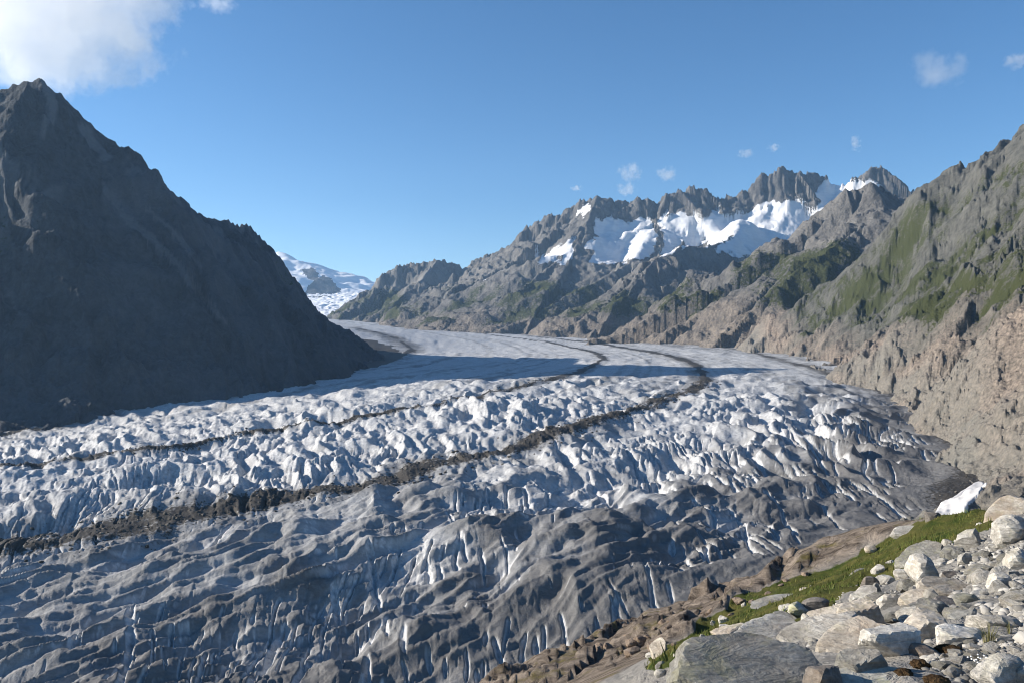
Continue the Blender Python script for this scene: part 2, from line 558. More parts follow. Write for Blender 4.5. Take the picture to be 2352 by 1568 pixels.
    dirt_shade = np.clip(dirt_shade, 0, 1.15)
    gz, gx = np.gradient(Z)
    clean = np.clip(cut * 1.3, 0, 1)
    steep = np.abs(gx) / np.maximum(np.gradient(X, axis=1), 1e-3)
    clean = np.clip(clean + 0.55 * sstep(0.8, 1.6, steep), 0, 1)
    rs = np.random.RandomState(77)
    pw = (np.clip(halo - 0.25, 0, 1) ** 1.2 + 0.8 * np.clip(deb - 0.5, 0, 1)) * (Y < 1500) * (px > -60) * (px < 2300)
    area = np.gradient(X, axis=1) * np.gradient(Y, axis=0)
    pw = (pw * area).ravel(); pw = pw / pw.sum()
    pick = rs.choice(pw.size, 4200, p=pw)
    RUBBLE.append((np.stack([X.ravel()[pick], Y.ravel()[pick], Z.ravel()[pick] + 0.1], 1), 0.35 + 1.5 * rs.rand(len(pick)) ** 3))
    SURF['ice'] = (X, Y, Z)
    o = grid_mesh('glacier', X, Y, Z, ice_material(), {'dirt_shade': dirt_shade, 'debris': deb, 'clean': clean})
    tag(o, 'broad crevassed glacier with dark moraine bands filling the valley', None, None, 'structure')
    return o


build_glacier()


# ================================================================== MOUNTAINS
def rock_material(name, dark, light, snow=1.0, scree_c=None, grass=(0.034, 0.041, 0.015), tan=(0.40, 0.31, 0.225), sc=1.0, bump=1.0):
    m = Mat(name, 0.92, 0.12)
    P = m.pos()
    g, t, s, scree = m.attr('green'), m.attr('tan'), m.attr('snow'), m.attr('scree')
    n1 = m.noise(P, 0.012 * sc, 8, 0.65, 0.6)
    n2 = m.noise(P, 0.09 * sc, 7, 0.68)
    n3 = m.noise(m.pos((1, 1, 0.25)), 0.05 * sc, 6, 0.65, 0.8)
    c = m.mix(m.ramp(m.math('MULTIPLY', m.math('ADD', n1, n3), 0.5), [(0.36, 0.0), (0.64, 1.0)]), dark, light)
    tc = m.mix(m.ramp(n2, [(0.34, 0.0), (0.62, 1.0)]), (tan[0] * 0.42, tan[1] * 0.42, tan[2] * 0.44), (tan[0] * 1.1, tan[1] * 1.12, tan[2] * 1.15))
    c = m.mix(m.math('MULTIPLY', t, m.ramp(n1, [(0.3, 0.45), (0.6, 1.0)])), c, tc)
    c = m.mix(m.ramp(n2, [(0.3, 0.75), (0.62, 0.0)]), c, m.mix(0.5, c, dark))
    sl = scree_c or light
    c = m.mix(m.math('MULTIPLY', scree, 0.8), c, m.mix(n2, (sl[0] * 0.75, sl[1] * 0.75, sl[2] * 0.75), (sl[0] * 1.5, sl[1] * 1.5, sl[2] * 1.5)))
    gf = m.math('ADD', g, m.math('MULTIPLY', m.math('SUBTRACT', n2, 0.5), 1.6))
    gf = m.math('ADD', gf, m.math('MULTIPLY', m.math('SUBTRACT', n1, 0.5), 1.0))
    gc = m.mix(n2, grass, (grass[0] * 1.5, grass[1] * 1.35, grass[2] * 1.4))
    c = m.mix(m.ramp(gf, [(0.45, 0.0), (0.62, 1.0)]), c, gc)
    sn = m.math('ADD', s, m.math('MULTIPLY', m.math('SUBTRACT', n2, 0.5), 1.3))
    snow_c = m.mix(m.noise(m.pos((0.6, 0.6, 2.5)), 0.02 * sc, 6, 0.65, 0.5), (0.50 * snow, 0.515 * snow, 0.54 * snow), (0.80 * snow, 0.805 * snow, 0.81 * snow))
    sf = m.ramp(sn, [(0.36, 0.0), (0.45, 1.0)])
    c = m.mix(sf, c, snow_c)
    m.color(c)
    hb = m.math('MULTIPLY', m.noise(P, 0.06 * sc, 8, 0.7), m.math('SUBTRACT', 1.0, m.math('MULTIPLY', sf, 0.8)))
    m.bump(hb, 0.75 * bump, 9.0 / sc)
    m.bump(m.math('MULTIPLY', m.voro(P, 0.10 * sc), m.math('SUBTRACT', 1.0, sf)), 0.35 * bump, 5.0 / sc)
    return m.m


def zeros(X): return np.zeros_like(X)


def build_left_mountain():
    rid = [
        dict(p=[(-1500, 740, 1500), (-700, 600, 1700), (-250, 380, 1900), (-60, 252, 2020), (0, 208, 2060), (50, 193, 2080), (95, 180, 2100), (130, 210, 2110), (180, 262, 2140), (240, 330, 2180), (300, 370, 2220),
                (375, 442, 2280), (430, 482, 2340), (520, 510, 2440)], kf=0.98, kb=1.0, flat=900, c=0.12),
        dict(p=[(520, 510, 2440), (575, 521, 2510), (606, 552, 2550), (634, 592, 2600), (672, 640, 2670), (730, 716, 2780), (762, 752, 2850), (800, 800, 2930)], kf=1.5, kb=1.5, flat=300, c=0.35),
        dict(p=[(-900, 960, 800), (-500, 800, 1150), (-330, 640, 1500), (-250, 400, 1900)], kf=0.8, kb=0.8, flat=900, c=0.2),
        dict(p=[(-160, 860, 1220), (0, 752, 1430), (60, 700, 1540), (110, 676, 1640), (120, 600, 1820)], kf=0.9, kb=0.9, flat=900, c=0.15),
        dict(p=[(-700, 950, 1000), (0, 890, 1350), (200, 870, 1600), (400, 835, 1950), (520, 812, 2200), (600, 800, 2350)], kf=0.24, kb=0.3, flat=900, c=0.2),
    ]
    for r in rid[:2]:
        r['p'] = [(x, y, d * 0.94) for x, y, d in r['p']]
    X, Y = fan_grid(np.r_[np.linspace(-1500, -12, 80), np.linspace(0, 980, 420)], 0, 0, 760, 3900, 340, 0.3)
    Z, A, B, I = tents(X, Y, rid)
    w1 = fbm(X / 300, Y / 300, 3, 100)
    A = X * 0.77 + Y * 0.63 + 60 * w1; B = X * 0.63 - Y * 0.77 + 2600
    ribs = ridged(A / 150, B / 900, 4, 101, 0.55) - 0.9
    dC = np.full(X.shape, 1e9, np.float32)
    for r in rid[:2]:
        dC = np.minimum(dC, poly_dist(X, Y, [tuple(W(*p)[:2]) for p in r['p']])[0])
    fadeB = sstep(0, 120, dC)
    Z = Z + 5 * np.sin(Z / 17 + 2.5 * fbm(X / 120, Y / 120, 3, 113)) * fadeB + 26 * ribs * (0.12 + fadeB) + 8 * (ridged(A / 60, B / 420, 3, 119) - 0.8) * fadeB + (5 * plates(A / 50, B / 90, 7) + 2.5 * plates(A / 20, B / 36, 8)) * (0.3 + 0.7 * fadeB) + 22 * fbm(X / 190, Y / 190, 5, 111, 0.55) * (0.15 + fadeB) + 7 * (ridged(X / 45, Y / 45, 3, 115) - 0.8) + 2 * (ridged(A / 26, B / 130, 3, 117) - 0.8)
    px = CX + F * X / Y; py = CY - F * Z / Y
    # scree apron towards the ice
    dL, _ = poly_dist(X, Y, LEFT_W)
    apron = 1 - sstep(120, 420, dL)
    n = fbm(X / 240, Y / 240, 3, 120); n4 = fbm(A / 55, B / 260, 4, 122, 0.6)
    green = np.clip(0.55 + 0.5 * n + 0.25 * n4 - 0.9 * sstep(150, 400, Z) - 0.9 * apron, 0, 1)
    green = np.maximum(green, (I == 3) * 0.8 * sstep(-150, -60, Z))
    gx = px + 14 * n + 8 * n4
    gul = in_poly(gx, py, [(225, 415), (240, 415), (335, 530), (440, 640), (525, 745), (505, 745), (425, 648), (325, 545)]) | in_poly(gx, py, [(330, 470), (340, 470), (450, 590), (460, 620), (445, 605)])
    scree = np.maximum(gul * 0.8, 0.6 * apron * (0.5 + 0.6 * n) + 0.85 * sstep(0.15, 0.6, n4 + 0.5 * n) * (1 - apron))
    o = grid_mesh('mountain', X, Y, Z, rock_material('shaded_rock', (0.012, 0.016, 0.021), (0.066, 0.075, 0.088), scree_c=(0.125, 0.13, 0.138), grass=(0.028, 0.042, 0.020), sc=1.6, bump=1.2),  # dark slate-blue albedo also carries the haze and shade of this face
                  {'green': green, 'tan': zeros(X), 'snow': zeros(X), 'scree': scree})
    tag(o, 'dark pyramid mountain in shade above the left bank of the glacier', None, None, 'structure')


def build_right_mountain():
    P = [(2352, 320, 2500), (2420, 260, 2550), (2600, 150, 2600), (2290, 370, 2450), (2230, 392, 2430), (2180, 395, 2420), (2130, 442, 2420), (2060, 512, 2430), (1960, 612, 2480), (1860, 692, 2540), (1710, 803, 2620),
         (1760, 818, 2400), (1870, 850, 1850), (2000, 897, 1440), (2120, 945, 1150), (2190, 1020, 880), (2245, 1100, 640), (2352, 1150, 440), (2500, 1150, 420),
         (2352, 900, 700), (2352, 760, 930), (2352, 600, 1350), (2700, 600, 900), (2700, 900, 560), (2150, 700, 1750), (2000, 800, 1900), (1850, 780, 2300),
         (2100, 860, 1350), (2250, 500, 2050), (2150, 560, 2150)]
    w = np.array([W(*p) for p in P])
    ext = []
    for (px, py, d), dz in (((2352, 320, 3050), -330), ((2600, 150, 3100), -330), ((2180, 395, 2950), -300), ((1960, 612, 2950), -230), ((1710, 803, 2950), -60), ((2060, 512, 2950), -280)):
        q = W(px, py, d); q[2] = q[2] * 2480 / d + dz; ext.append(q)
    w = np.r_[w, np.array(ext)]
    global right_base
    zf = right_base = TPS(w[:, :2], w[:, 2], 1e-5)
    X, Y = fan_grid(np.r_[np.linspace(1620, 2420, 400), np.linspace(2432, 2860, 36)], 0, 0, 330, 3250, 540, 0.35)
    Z = zf(X, Y)
    wx = X + 40 * fbm(X / 160, Y / 160, 3, 130); wy = Y + 40 * fbm(X / 160, Y / 160, 3, 134)
    # ribs and gullies run down towards the ice (down-left)
    al = (wx * 0.60 + wy * 0.80); ac = (wx * 0.80 - wy * 0.60)
    sc = sstep(400, 1500, Y)
    Z = Z + (30 * (ridged(ac / 170, al / 700, 3, 140) - 0.8)) * sc + 30 * fbm(X / 260, Y / 260, 3, 145) * (0.3 + 0.7 * sc)
    n = fbm(X / 200, Y / 200, 3, 160)
    dR, _ = poly_dist(X, Y, RIGHT_W)
    trim = 1 - sstep(40, 180, dR + 70 * n)                      # bare, recently uncovered rock
    cell = fbm(wx / 46, wy / 46, 4, 150, 0.55)
    cell = noise(wx / 44, wy / 62, 150); cell2 = noise(wx / 19, wy / 26, 151)
    hum = np.clip(np.abs(cell) * 2, 0, 1) ** 0.6 + 0.5 * np.clip(np.abs(cell2) * 2, 0, 1) ** 0.6
    knob = sstep(0.05, 0.5, fbm(wx / 30, wy / 30, 3, 153, 0.5))
    Z = Z + (0.3 + 0.7 * sc) * (6 * hum + 4 * knob * (1 - trim)) * (1 - 0.6 * sstep(420, 600, Z)) + 3.0 * (ridged(ac / 26, al / 90, 3, 155) - 0.8) * (0.3 + 0.8 * trim) + 1.0 * fbm(X / 8, Y / 8, 3, 158) + (4.0 * plates(ac / 34, al / 60, 9) + 2.2 * plates(ac / 14, al / 24, 10) + 1.0 * plates(ac / 6, al / 11, 12)) * (0.4 + 0.6 * sc) + 3.0 * trim * (ridged((X * 0.3 + Z) / 13, (X - Y) / 40, 3, 157) - 0.8)
    px = CX + F * X / Y; py = CY - F * Z / Y
    green = np.clip(0.52 + 0.40 * n - 0.30 * knob + 0.30 * sstep(2080, 2300, px) * sstep(560, 700, py) - 0.55 * sstep(300, 560, Z) - 1.3 * trim, 0, 1)
    scree = np.clip(0.8 * (1 - sstep(10, 70, dR + 40 * n)) + 0.9 * sstep(0.35, 0.6, n) * trim, 0, 1)
    SURF['right'] = (X, Y, Z)
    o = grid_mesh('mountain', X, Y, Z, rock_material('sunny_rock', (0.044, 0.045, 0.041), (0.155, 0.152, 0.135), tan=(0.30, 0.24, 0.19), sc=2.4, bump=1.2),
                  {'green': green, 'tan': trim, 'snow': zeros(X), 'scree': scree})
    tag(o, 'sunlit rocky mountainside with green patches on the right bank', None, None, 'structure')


RANGE = [
    # main crest, left to right
    dict(p=[(780, 733, 6300), (800, 722, 6300), (830, 690, 6300), (870, 640, 6350), (905, 617, 6400), (935, 607, 6450), (970, 604, 6450), (1005, 597, 6450), (1040, 602, 6500), (1060, 612, 6500), (1100, 592, 6500), (1150, 577, 6450), (1172, 570, 6400),
            (1190, 548, 6350), (1225, 514, 6300), (1250, 500, 6250), (1310, 478, 6200), (1325, 462, 6200), (1372, 448, 6150), (1386, 468, 6150), (1400, 474, 6150), (1430, 460, 6150), (1455, 460, 6150), (1466, 449, 6100), (1480, 458, 6100), (1512, 465, 6100),
            (1530, 444, 6100), (1570, 437, 6100), (1612, 431, 6100), (1632, 442, 6100), (1646, 456, 6100), (1690, 449, 6100), (1722, 432, 6100), (1745, 402, 6100), (1775, 392, 6100), (1795, 384, 6100), (1815, 393, 6100), (1860, 398, 6100), (1910, 404, 6100),
            (1930, 408, 6050), (1960, 402, 6000), (2016, 380, 6000), (2045, 398, 6000), (2078, 430, 6000), (2130, 447, 6000), (2300, 460, 6000)], kf=2.6, kb=1.8, flat=170, c=0.74),
    # spurs that drop towards the ice
    dict(p=[(1372, 448, 6150), (1345, 520, 5750), (1290, 590, 5350), (1200, 660, 5000), (1100, 715, 4700), (1010, 752, 4600)], kf=0.8, kb=0.9),
    dict(p=[(1005, 597, 6450), (960, 650, 6050), (900, 700, 5700), (850, 728, 5600)], kf=0.9, kb=0.9),
    dict(p=[(1500, 520, 5800), (1450, 600, 5250), (1330, 665, 4850), (1230, 725, 4500), (1150, 756, 4350)], kf=0.75, kb=0.85),
    dict(p=[(1702, 498, 5700), (1690, 535, 5200), (1655, 556, 4900), (1610, 568, 4650), (1560, 562, 4500), (1505, 598, 4350), (1482, 622, 4250), (1420, 680, 4100), (1330, 738, 3950), (1250, 768, 3900)], kf=0.85, kb=1.1),
    dict(p=[(2130, 452, 3500), (2062, 455, 3450), (2030, 440, 3430), (2000, 413, 3420), (1970, 436, 3420), (1940, 440, 3430), (1905, 480, 3440), (1840, 545, 3440), (1740, 600, 3450), (1650, 672, 3440), (1560, 735, 3430), (1470, 780, 3450)], kf=0.9, kb=1.1),
    dict(p=[(2050, 452, 3430), (1965, 538, 3150), (1875, 592, 3000), (1785, 655, 2900), (1710, 728, 2850), (1650, 792, 2820)], kf=1.05, kb=1.25),
    dict(p=[(2400, 420, 3300), (2130, 452, 3500)], kf=0.8, kb=1),
]
SNOWS = [
    [(1360, 508), (1400, 500), (1440, 514), (1495, 508), (1508, 540), (1502, 590), (1455, 596), (1410, 606), (1352, 604), (1368, 575), (1340, 566), (1372, 540)],
    [(1508, 498), (1570, 490), (1600, 504), (1580, 530), (1560, 562), (1540, 585), (1512, 588), (1528, 545)],
    [(1588, 510), (1640, 486), (1680, 494), (1712, 496), (1700, 535), (1650, 560), (1565, 568)],
    [(1700, 500), (1740, 472), (1800, 462), (1842, 464), (1860, 490), (1812, 548), (1796, 570), (1740, 588), (1690, 588), (1640, 574), (1690, 545)],
    [(1900, 410), (1940, 404), (2000, 410), (2030, 438), (1968, 452), (1925, 495), (1870, 530), (1800, 562), (1786, 552), (1846, 510), (1884, 470), (1876, 440)],
    [(1318, 493), (1360, 462), (1356, 482), (1340, 494)],
    [(1215, 608), (1262, 580), (1325, 540), (1310, 575), (1262, 605)],
    [(2035, 436), (2120, 447), (2080, 454)],
    [(1265, 612), (1300, 588), (1310, 562), (1322, 578), (1300, 608)],
    [(1096, 647), (1120, 630), (1112, 646)],
    [(1755, 612), (1800, 588), (1806, 592), (1770, 614)], [(1700, 645), (1722, 630), (1712, 642)],
]


def jagged(pts, seed, amp, n=4):
    rs = np.random.RandomState(seed); o = []
    for a, b in zip(pts[:-1], pts[1:]):
        o.append(a)
        m = max(1, int(abs(b[0] - a[0]) / 7))
        for k in range(1, m):
            t = k / m
            o.append(tuple(a[i] + (b[i] - a[i]) * t + (rs.uniform(-1, 0.6) * amp if i == 1 else 0) + (rs.uniform(-25, 25) if i == 2 else 0) for i in range(3)))
    return o + [pts[-1]]


def build_range():
    RANGE[0]['p'] = jagged(RANGE[0]['p'], 4, 2.8)
    X, Y = fan_grid(640, 2160, 740, 2350, 7000, 480, 0.0)
    Z, A, B, I = tents(X, Y, RANGE)
    main = (I == 0)
    fade = sstep(0, 90, B)
    wob = fbm(X / 300, Y / 300, 3, 170)
    rib = ridged(A / 95 + 0.3 * wob, B / 520, 4, 181, 0.55) - 0.85
    amp = np.where(main, 66, 42) * (0.10 + 0.9 * fade) * (1 - 0.5 * sstep(500, 1100, B))
    Z = Z + amp * rib + 40 * fbm(X / 330, Y / 330, 6, 190, 0.53) * fade + np.where(main, 10, 5) * (ridged(X / 60, Y / 60, 3, 195) - 0.8) + 15 * (ridged(A / 34 + 0.4 * wob, B / 240, 3, 197, 0.55) - 0.8) * (0.25 + 0.75 * fade) + np.where(main, 11, 7) * plates(A / 60, B / 150, 14) + np.where(main, 7, 4) * plates(A / 26, B / 60, 15)
    px = CX + F * X / Y; py = CY - F * Z / Y
    # snowfields fill the basins under the crest: even out the rock below them
    snow = zeros(X)
    jx = px + 8 * fbm(X / 70, Y / 70, 4, 200, 0.65); jy = py + 8 * fbm(X / 70, Y / 70, 4, 204, 0.65)
    for pl in SNOWS:
        snow = np.maximum(snow, in_poly(jx, jy, pl) & (Y > 4200))
    snow = snow.astype(np.float32)
    k = snow.copy()
    for _ in range(3):
        k[1:-1, 1:-1] = (k[:-2, 1:-1] + k[2:, 1:-1] + k[1:-1, :-2] + k[1:-1, 2:] + k[1:-1, 1:-1]) / 5
    Zs = Z.copy()
    for _ in range(30):
        Zs[1:-1, 1:-1] = (Zs[:-2, 1:-1] + Zs[2:, 1:-1] + Zs[1:-1, :-2] + Zs[1:-1, 2:]) / 4
    Z = Z + k * (Zs - Z) * 0.85 + k * 4 * fbm(X / 40, Y / 40, 3, 207)
    n = fbm(X / 330, Y / 330, 3, 210)
    green = np.clip(0.50 + 0.5 * n - 1.2 * sstep(300, 600, Z) - 1.0 * (1 - sstep(40, 150, Z + 50 * n)), 0, 1)
    tan = (1 - sstep(60, 200, Z + 60 * n)) * 0.6
    scree = np.clip(0.5 * sstep(0.2, 0.5, n) + 0.3, 0, 1) * sstep(250, 400, Z) * (1 - sstep(600, 800, Z))
    o = grid_mesh('mountain_range', X, Y, Z, rock_material('range_rock', (0.055, 0.055, 0.056), (0.20, 0.19, 0.176), tan=(0.27, 0.215, 0.16), sc=1.0, bump=1.4),
                  {'green': green, 'tan': tan, 'snow': k, 'scree': scree})
    tag(o, 'jagged mountain range with hanging snowfields above green spurs', None, None, 'structure')


def build_far_peak():
    rid = [dict(p=[(480, 640, 11500), (560, 600, 11500), (640, 577, 11500), (655, 590, 11500), (690, 612, 11500), (745, 628, 11500), (790, 650, 11500), (815, 656, 11500), (840, 652, 11600), (875, 648, 11600), (1000, 640, 11600)], kf=0.42, kb=0.6, flat=2500),
           dict(p=[(745, 628, 11300), (735, 650, 10700), (730, 690, 9900), (725, 715, 9400)], kf=0.55, kb=0.55)]
    X, Y = fan_grid(430, 980, 240, 6600, 12500, 170, 0.0)
    Z, A, B, I = tents(X, Y, rid)
    Z = Z + 70 * (ridged(A / 220, B / 900, 4, 221) - 0.85) * sstep(0, 200, B) * 0.7 + 45 * fbm(X / 500, Y / 500, 4, 225)
    Zg = 150 + (Y - 6400) * 0.115 + 18 * ridged(X / 120, Y / 70, 3, 230)
    px = CX + F * X / Y
    gl = Zg > Z
    Z = np.maximum(Z, Zg)
    py = CY - F * Z / Y
    jx = px + 5 * fbm(X / 150, Y / 150, 3, 231)
    rock = in_poly(jx, py, [(700, 668), (722, 640), (745, 632), (760, 640), (772, 655), (785, 672), (760, 690), (735, 725), (690, 725), (690, 680)]) | \
        in_poly(jx, py, [(690, 620), (716, 616), (735, 628), (722, 645), (705, 640)])
    snow = np.where(rock & ~gl, 0.0, 1.0)
    o = grid_mesh('mountain', X, Y, Z, rock_material('far_rock', (0.05, 0.05, 0.05), (0.13, 0.125, 0.12), snow=1.15, sc=0.5),
                  {'green': zeros(X), 'tan': zeros(X), 'snow': snow, 'scree': zeros(X)})
    tag(o, 'far snow-covered peak with an icefall at the head of the valley', None, None, 'structure')


build_left_mountain()
build_right_mountain()
build_range()
build_far_peak()


# ================================================================== THE NEAR SLOPE
FG_PTS = [
    (2352, 1568, 4.2), (2000, 1568, 4.3), (1700, 1568, 4.6), (1520, 1568, 5.2), (2600, 1568, 4.2), (2352, 1480, 5.0), (2600, 1400, 5.5), (2100, 1490, 5.6), (1900, 1510, 5.7), (1700, 1505, 6.4), (1560, 1500, 8.0),
    (2352, 1380, 7.0), (2200, 1400, 7.6), (2050, 1420, 8.2), (1900, 1435, 9.0), (1750, 1445, 10.0), (1650, 1470, 10.5), (2352, 1290, 9.5), (2200, 1320, 10.4), (2050, 1350, 12.0), (2352, 1210, 14), (2250, 1240, 15), (2150, 1275, 15.5),
    (2600, 1200, 10), (2600, 1100, 14), (1600, 1490, 14), (1500, 1535, 16), (1700, 1425, 17), (1850, 1370, 19), (2000, 1315, 21), (2100, 1262, 23), (2250, 1205, 24), (2380, 1165, 24),
    (2120, 1196, 30), (2280, 1178, 30), (2000, 1266, 30), (1900, 1312, 30), (1150, 1562, 30), (1350, 1482, 33), (1550, 1412, 35), (1750, 1342, 36), (1900, 1302, 37), (1300, 1555, 24), (1450, 1505, 24), (900, 1680, 30), (1400, 1650, 10), (1250, 1720, 10), (1490, 1590, 9), (1380, 1720, 6)]
fw = [W(*p) for p in FG_PTS]
for (px, py, d) in [(900, 1680, 30), (1150, 1562, 30), (1350, 1482, 33), (1550, 1412, 35), (1750, 1342, 36), (1900, 1302, 37), (2000, 1266, 30), (2120, 1196, 30), (2280, 1178, 30), (2450, 1150, 30)]:
    q = W(px, py, d)
    fw.append(q + np.array([-4.0, 9.0, -8.0])); fw.append(q + np.array([-14.0, 30.0, -34.0]))
for q in ((-2, 0, -1.9), (3, 0, -1.7), (6, 1, -1.1), (-4, 4, -4.5), (9, 4, -0.6), (13, 9, -0.8), (20, 16, -1.2), (28, 24, -2.0), (40, 30, -2.0), (20, 5, 2.0)):
    fw.append(np.array(q))
fw = np.array(fw, float)
slope_z = TPS(fw[:, :2], fw[:, 2], 1e-5)


_dd = np.exp(np.linspace(math.log(2.5), math.log(70), 420)).astype(np.float32)
_cols = np.arange(800, 2760, 10.0)
_xx = ((_cols[:, None] - CX) / F) * _dd[None]
_env = np.minimum.accumulate(CY - F * slope_z(_xx, np.repeat(_dd[None], len(_cols), 0)) / _dd[None], axis=1)   # lowest bearing reached so far


def on_slope(px, py):
    """Distance at which the bearing meets the near slope."""
    e = _env[int(np.clip(round((px - 800) / 10), 0, len(_cols) - 1))]
    i = int(np.searchsorted(-e, -py))
    return float(_dd[min(i, len(_dd) - 1)])


GRASS = [(1480, 1545), (1500, 1500), (1600, 1436), (1720, 1368), (1900, 1308), (1962, 1268), (2100, 1193), (2200, 1176), (2300, 1170), (2285, 1205), (2270, 1222), (2130, 1268), (2110, 1300), (2050, 1330), (1960, 1352), (1915, 1388), (1880, 1405), (1830, 1425), (1760, 1455), (1690, 1478), (1600, 1498), (1545, 1548)]
OUTCROP = [(1000, 1640), (1150, 1555), (1350, 1470), (1550, 1400), (1750, 1330), (1930, 1288), (1900, 1325), (1720, 1385), (1600, 1450), (1505, 1510), (1470, 1600), (1300, 1640)]


def slope_material():
    m = Mat('slope_ground', 0.95, 0.1)
    P = m.pos()
    g, r = m.attr('green'), m.attr('outcrop')
    n1 = m.noise(P, 0.9, 7, 0.65); n2 = m.noise(P, 6.0, 6, 0.7); n3 = m.noise(m.pos((0.5, 1.4, 3.0)), 1.1, 7, 0.68, 0.8)
    grit = m.mix(n2, (0.16, 0.15, 0.135), (0.36, 0.345, 0.32))
    rock = m.mix(m.ramp(n3, [(0.36, 0.0), (0.62, 1.0)]), (0.055, 0.043, 0.034), (0.27, 0.222, 0.178))
    rock = m.mix(m.ramp(n1, [(0.55, 0.0), (0.66, 0.7)]), rock, (0.13, 0.11, 0.035))
    turf = m.mix(m.ramp(n1, [(0.35, 0.0), (0.65, 1.0)]), (0.035, 0.055, 0.010), (0.11, 0.10, 0.03))
    c = m.mix(r, grit, rock)
    c = m.mix(m.ramp(m.math('ADD', g, m.math('MULTIPLY', m.math('SUBTRACT', n1, 0.5), 0.9)), [(0.42, 0.0), (0.56, 1.0)]), c, turf)
    m.color(c)
    m.bump(n2, 0.8, 0.10)
    m.bump(n3, 0.8, 0.35)
    return m.m


def build_slope():
    X, Y = fan_grid(np.r_[np.linspace(820, 2420, 370), np.linspace(2432, 4600, 90)], 0, 0, 1.3, 75, 310, 0.15)
    Z = slope_z(X, Y)
    px = CX + F * X / Y; py = CY - F * Z / Y
    j = 10 * fbm(X / 2.5, Y / 2.5, 3, 301)
    green = in_poly(px + j, py + j, GRASS).astype(np.float32)
    out = (Y > 19 + 0.2 * j) & ((px < 2060) | (Y > 26)) & (green < 0.5)
    out = out.astype(np.float32)
    for a in (green, out):
        for _ in range(2):
            a[1:-1, 1:-1] = (a[:-2, 1:-1] + a[2:, 1:-1] + a[1:-1, :-2] + a[1:-1, 2:] + a[1:-1, 1:-1]) / 5
    # bedding steps of the outcrop run up to the right
    al = X * 0.55 + Y * 0.83; ac = X * 0.83 - Y * 0.55
    strata = ridged(ac / 3.2 + 0.3 * fbm(X / 3, Y / 3, 2, 310), al / 11, 4, 311, 0.55) - 0.8
    Z = Z + out * 0.72 * sstep(20, 27, Y) * (1 - 0.85 * sstep(1800, 1940, px)) * (0.40 * strata + 0.22 * fbm(X / 3.5, Y / 3.5, 4, 315, 0.6) + 0.22 * (ridged(ac / 1.3, al / 5.5, 3, 317, 0.6) - 0.8) + 0.30 * plates(ac / 1.6, al / 4.0, 20) + 0.14 * plates(ac / 0.7, al / 1.6, 21)) + green * (0.22 * fbm(X / 2.2, Y / 2.2, 4, 320)) + (1 - out) * (1 - green) * 0.10 * fbm(X / 0.9, Y / 0.9, 4, 325)
    o = grid_mesh('hillside', X, Y, Z, slope_material(), {'green': green, 'outcrop': out})
    tag(o, 'near slope of grit, grass and brown bedded outcrop', None, None, 'structure')


# ------------------------------------------------------------------ boulders
def boulder_material(name, c0, c1, lichen=0.0, rust=0.0):
    m = Mat(name, 0.88, 0.2)
    P = m.pos((1, 1, 1), 'Object')
    oi = m.n.new('ShaderNodeObjectInfo')
    ad = m.n.new('ShaderNodeVectorMath'); ad.operation = 'ADD'
    sc = m.n.new('ShaderNodeVectorMath'); sc.operation = 'SCALE'; sc.inputs[0].default_value = (37, 91, 53)
    m.link(oi.outputs['Random'], sc.inputs['Scale'])
    m.link(P, ad.inputs[0]); m.link(sc.outputs[0], ad.inputs[1])
    P = ad.outputs[0]
    st = m.n.new('ShaderNodeMapping'); st.inputs['Scale'].default_value = (0.6, 1.0, 4.0); st.inputs['Rotation'].default_value = (0.5, 0.35, 0.2)
    m.link(P, st.inputs[0])
    n1 = m.noise(P, 2.2, 6, 0.6, 0.3); n2 = m.noise(P, 26.0, 5, 0.7); n3 = m.noise(st.outputs[0], 4.0, 6, 0.65, 0.6)
    c = m.mix(m.ramp(m.math('ADD', m.math('MULTIPLY', n1, 0.5), m.math('MULTIPLY', n3, 0.5)), [(0.38, 0.0), (0.62, 1.0)]), c0, c1)
    c = m.mix(m.ramp(n2, [(0.42, 0.45), (0.6, 0.0)]), c, (c0[0] * 0.45, c0[1] * 0.45, c0[2] * 0.45))
    if rust:
        c = m.mix(m.math('MULTIPLY', m.ramp(m.noise(P, 1.6, 5, 0.6), [(0.5, 0.0), (0.66, 1.0)]), rust), c, (0.36, 0.24, 0.14))
    if lichen:
        c = m.mix(m.math('MULTIPLY', m.ramp(m.noise(P, 5.0, 6, 0.7), [(0.52, 0.0), (0.62, 1.0)]), lichen), c, (0.42, 0.40, 0.10))
    v = m.n.new('ShaderNodeHueSaturation')
    val = m.math('ADD', m.math('MULTIPLY', oi.outputs['Random'], 0.34), 0.83)
    m.link(val, v.inputs['Value']); m.link(c, v.inputs['Color'])
    m.color(v.outputs[0])
    m.bump(n3, 0.75, 0.07)
    m.bump(n2, 0.5, 0.014)
    return m.m


def _ico(sub):
    import bmesh
    bm = bmesh.new(); bmesh.ops.create_icosphere(bm, subdivisions=sub, radius=1.0)
    v = np.array([x.co[:] for x in bm.verts]); f = np.array([[l.index for l in p.verts] for p in bm.faces])
    bm.free()
    return v, f


ICO = {k: _ico(k) for k in (1, 2, 3, 4)}


def noise3(p, seed):
    return (noise(p[:, 0] + 0.37 * p[:, 2], p[:, 1] - 0.61 * p[:, 2], seed) + noise(p[:, 1] + 0.53 * p[:, 0] + 7.7, p[:, 2] + 0.29 * p[:, 0], seed + 3)) * 0.7


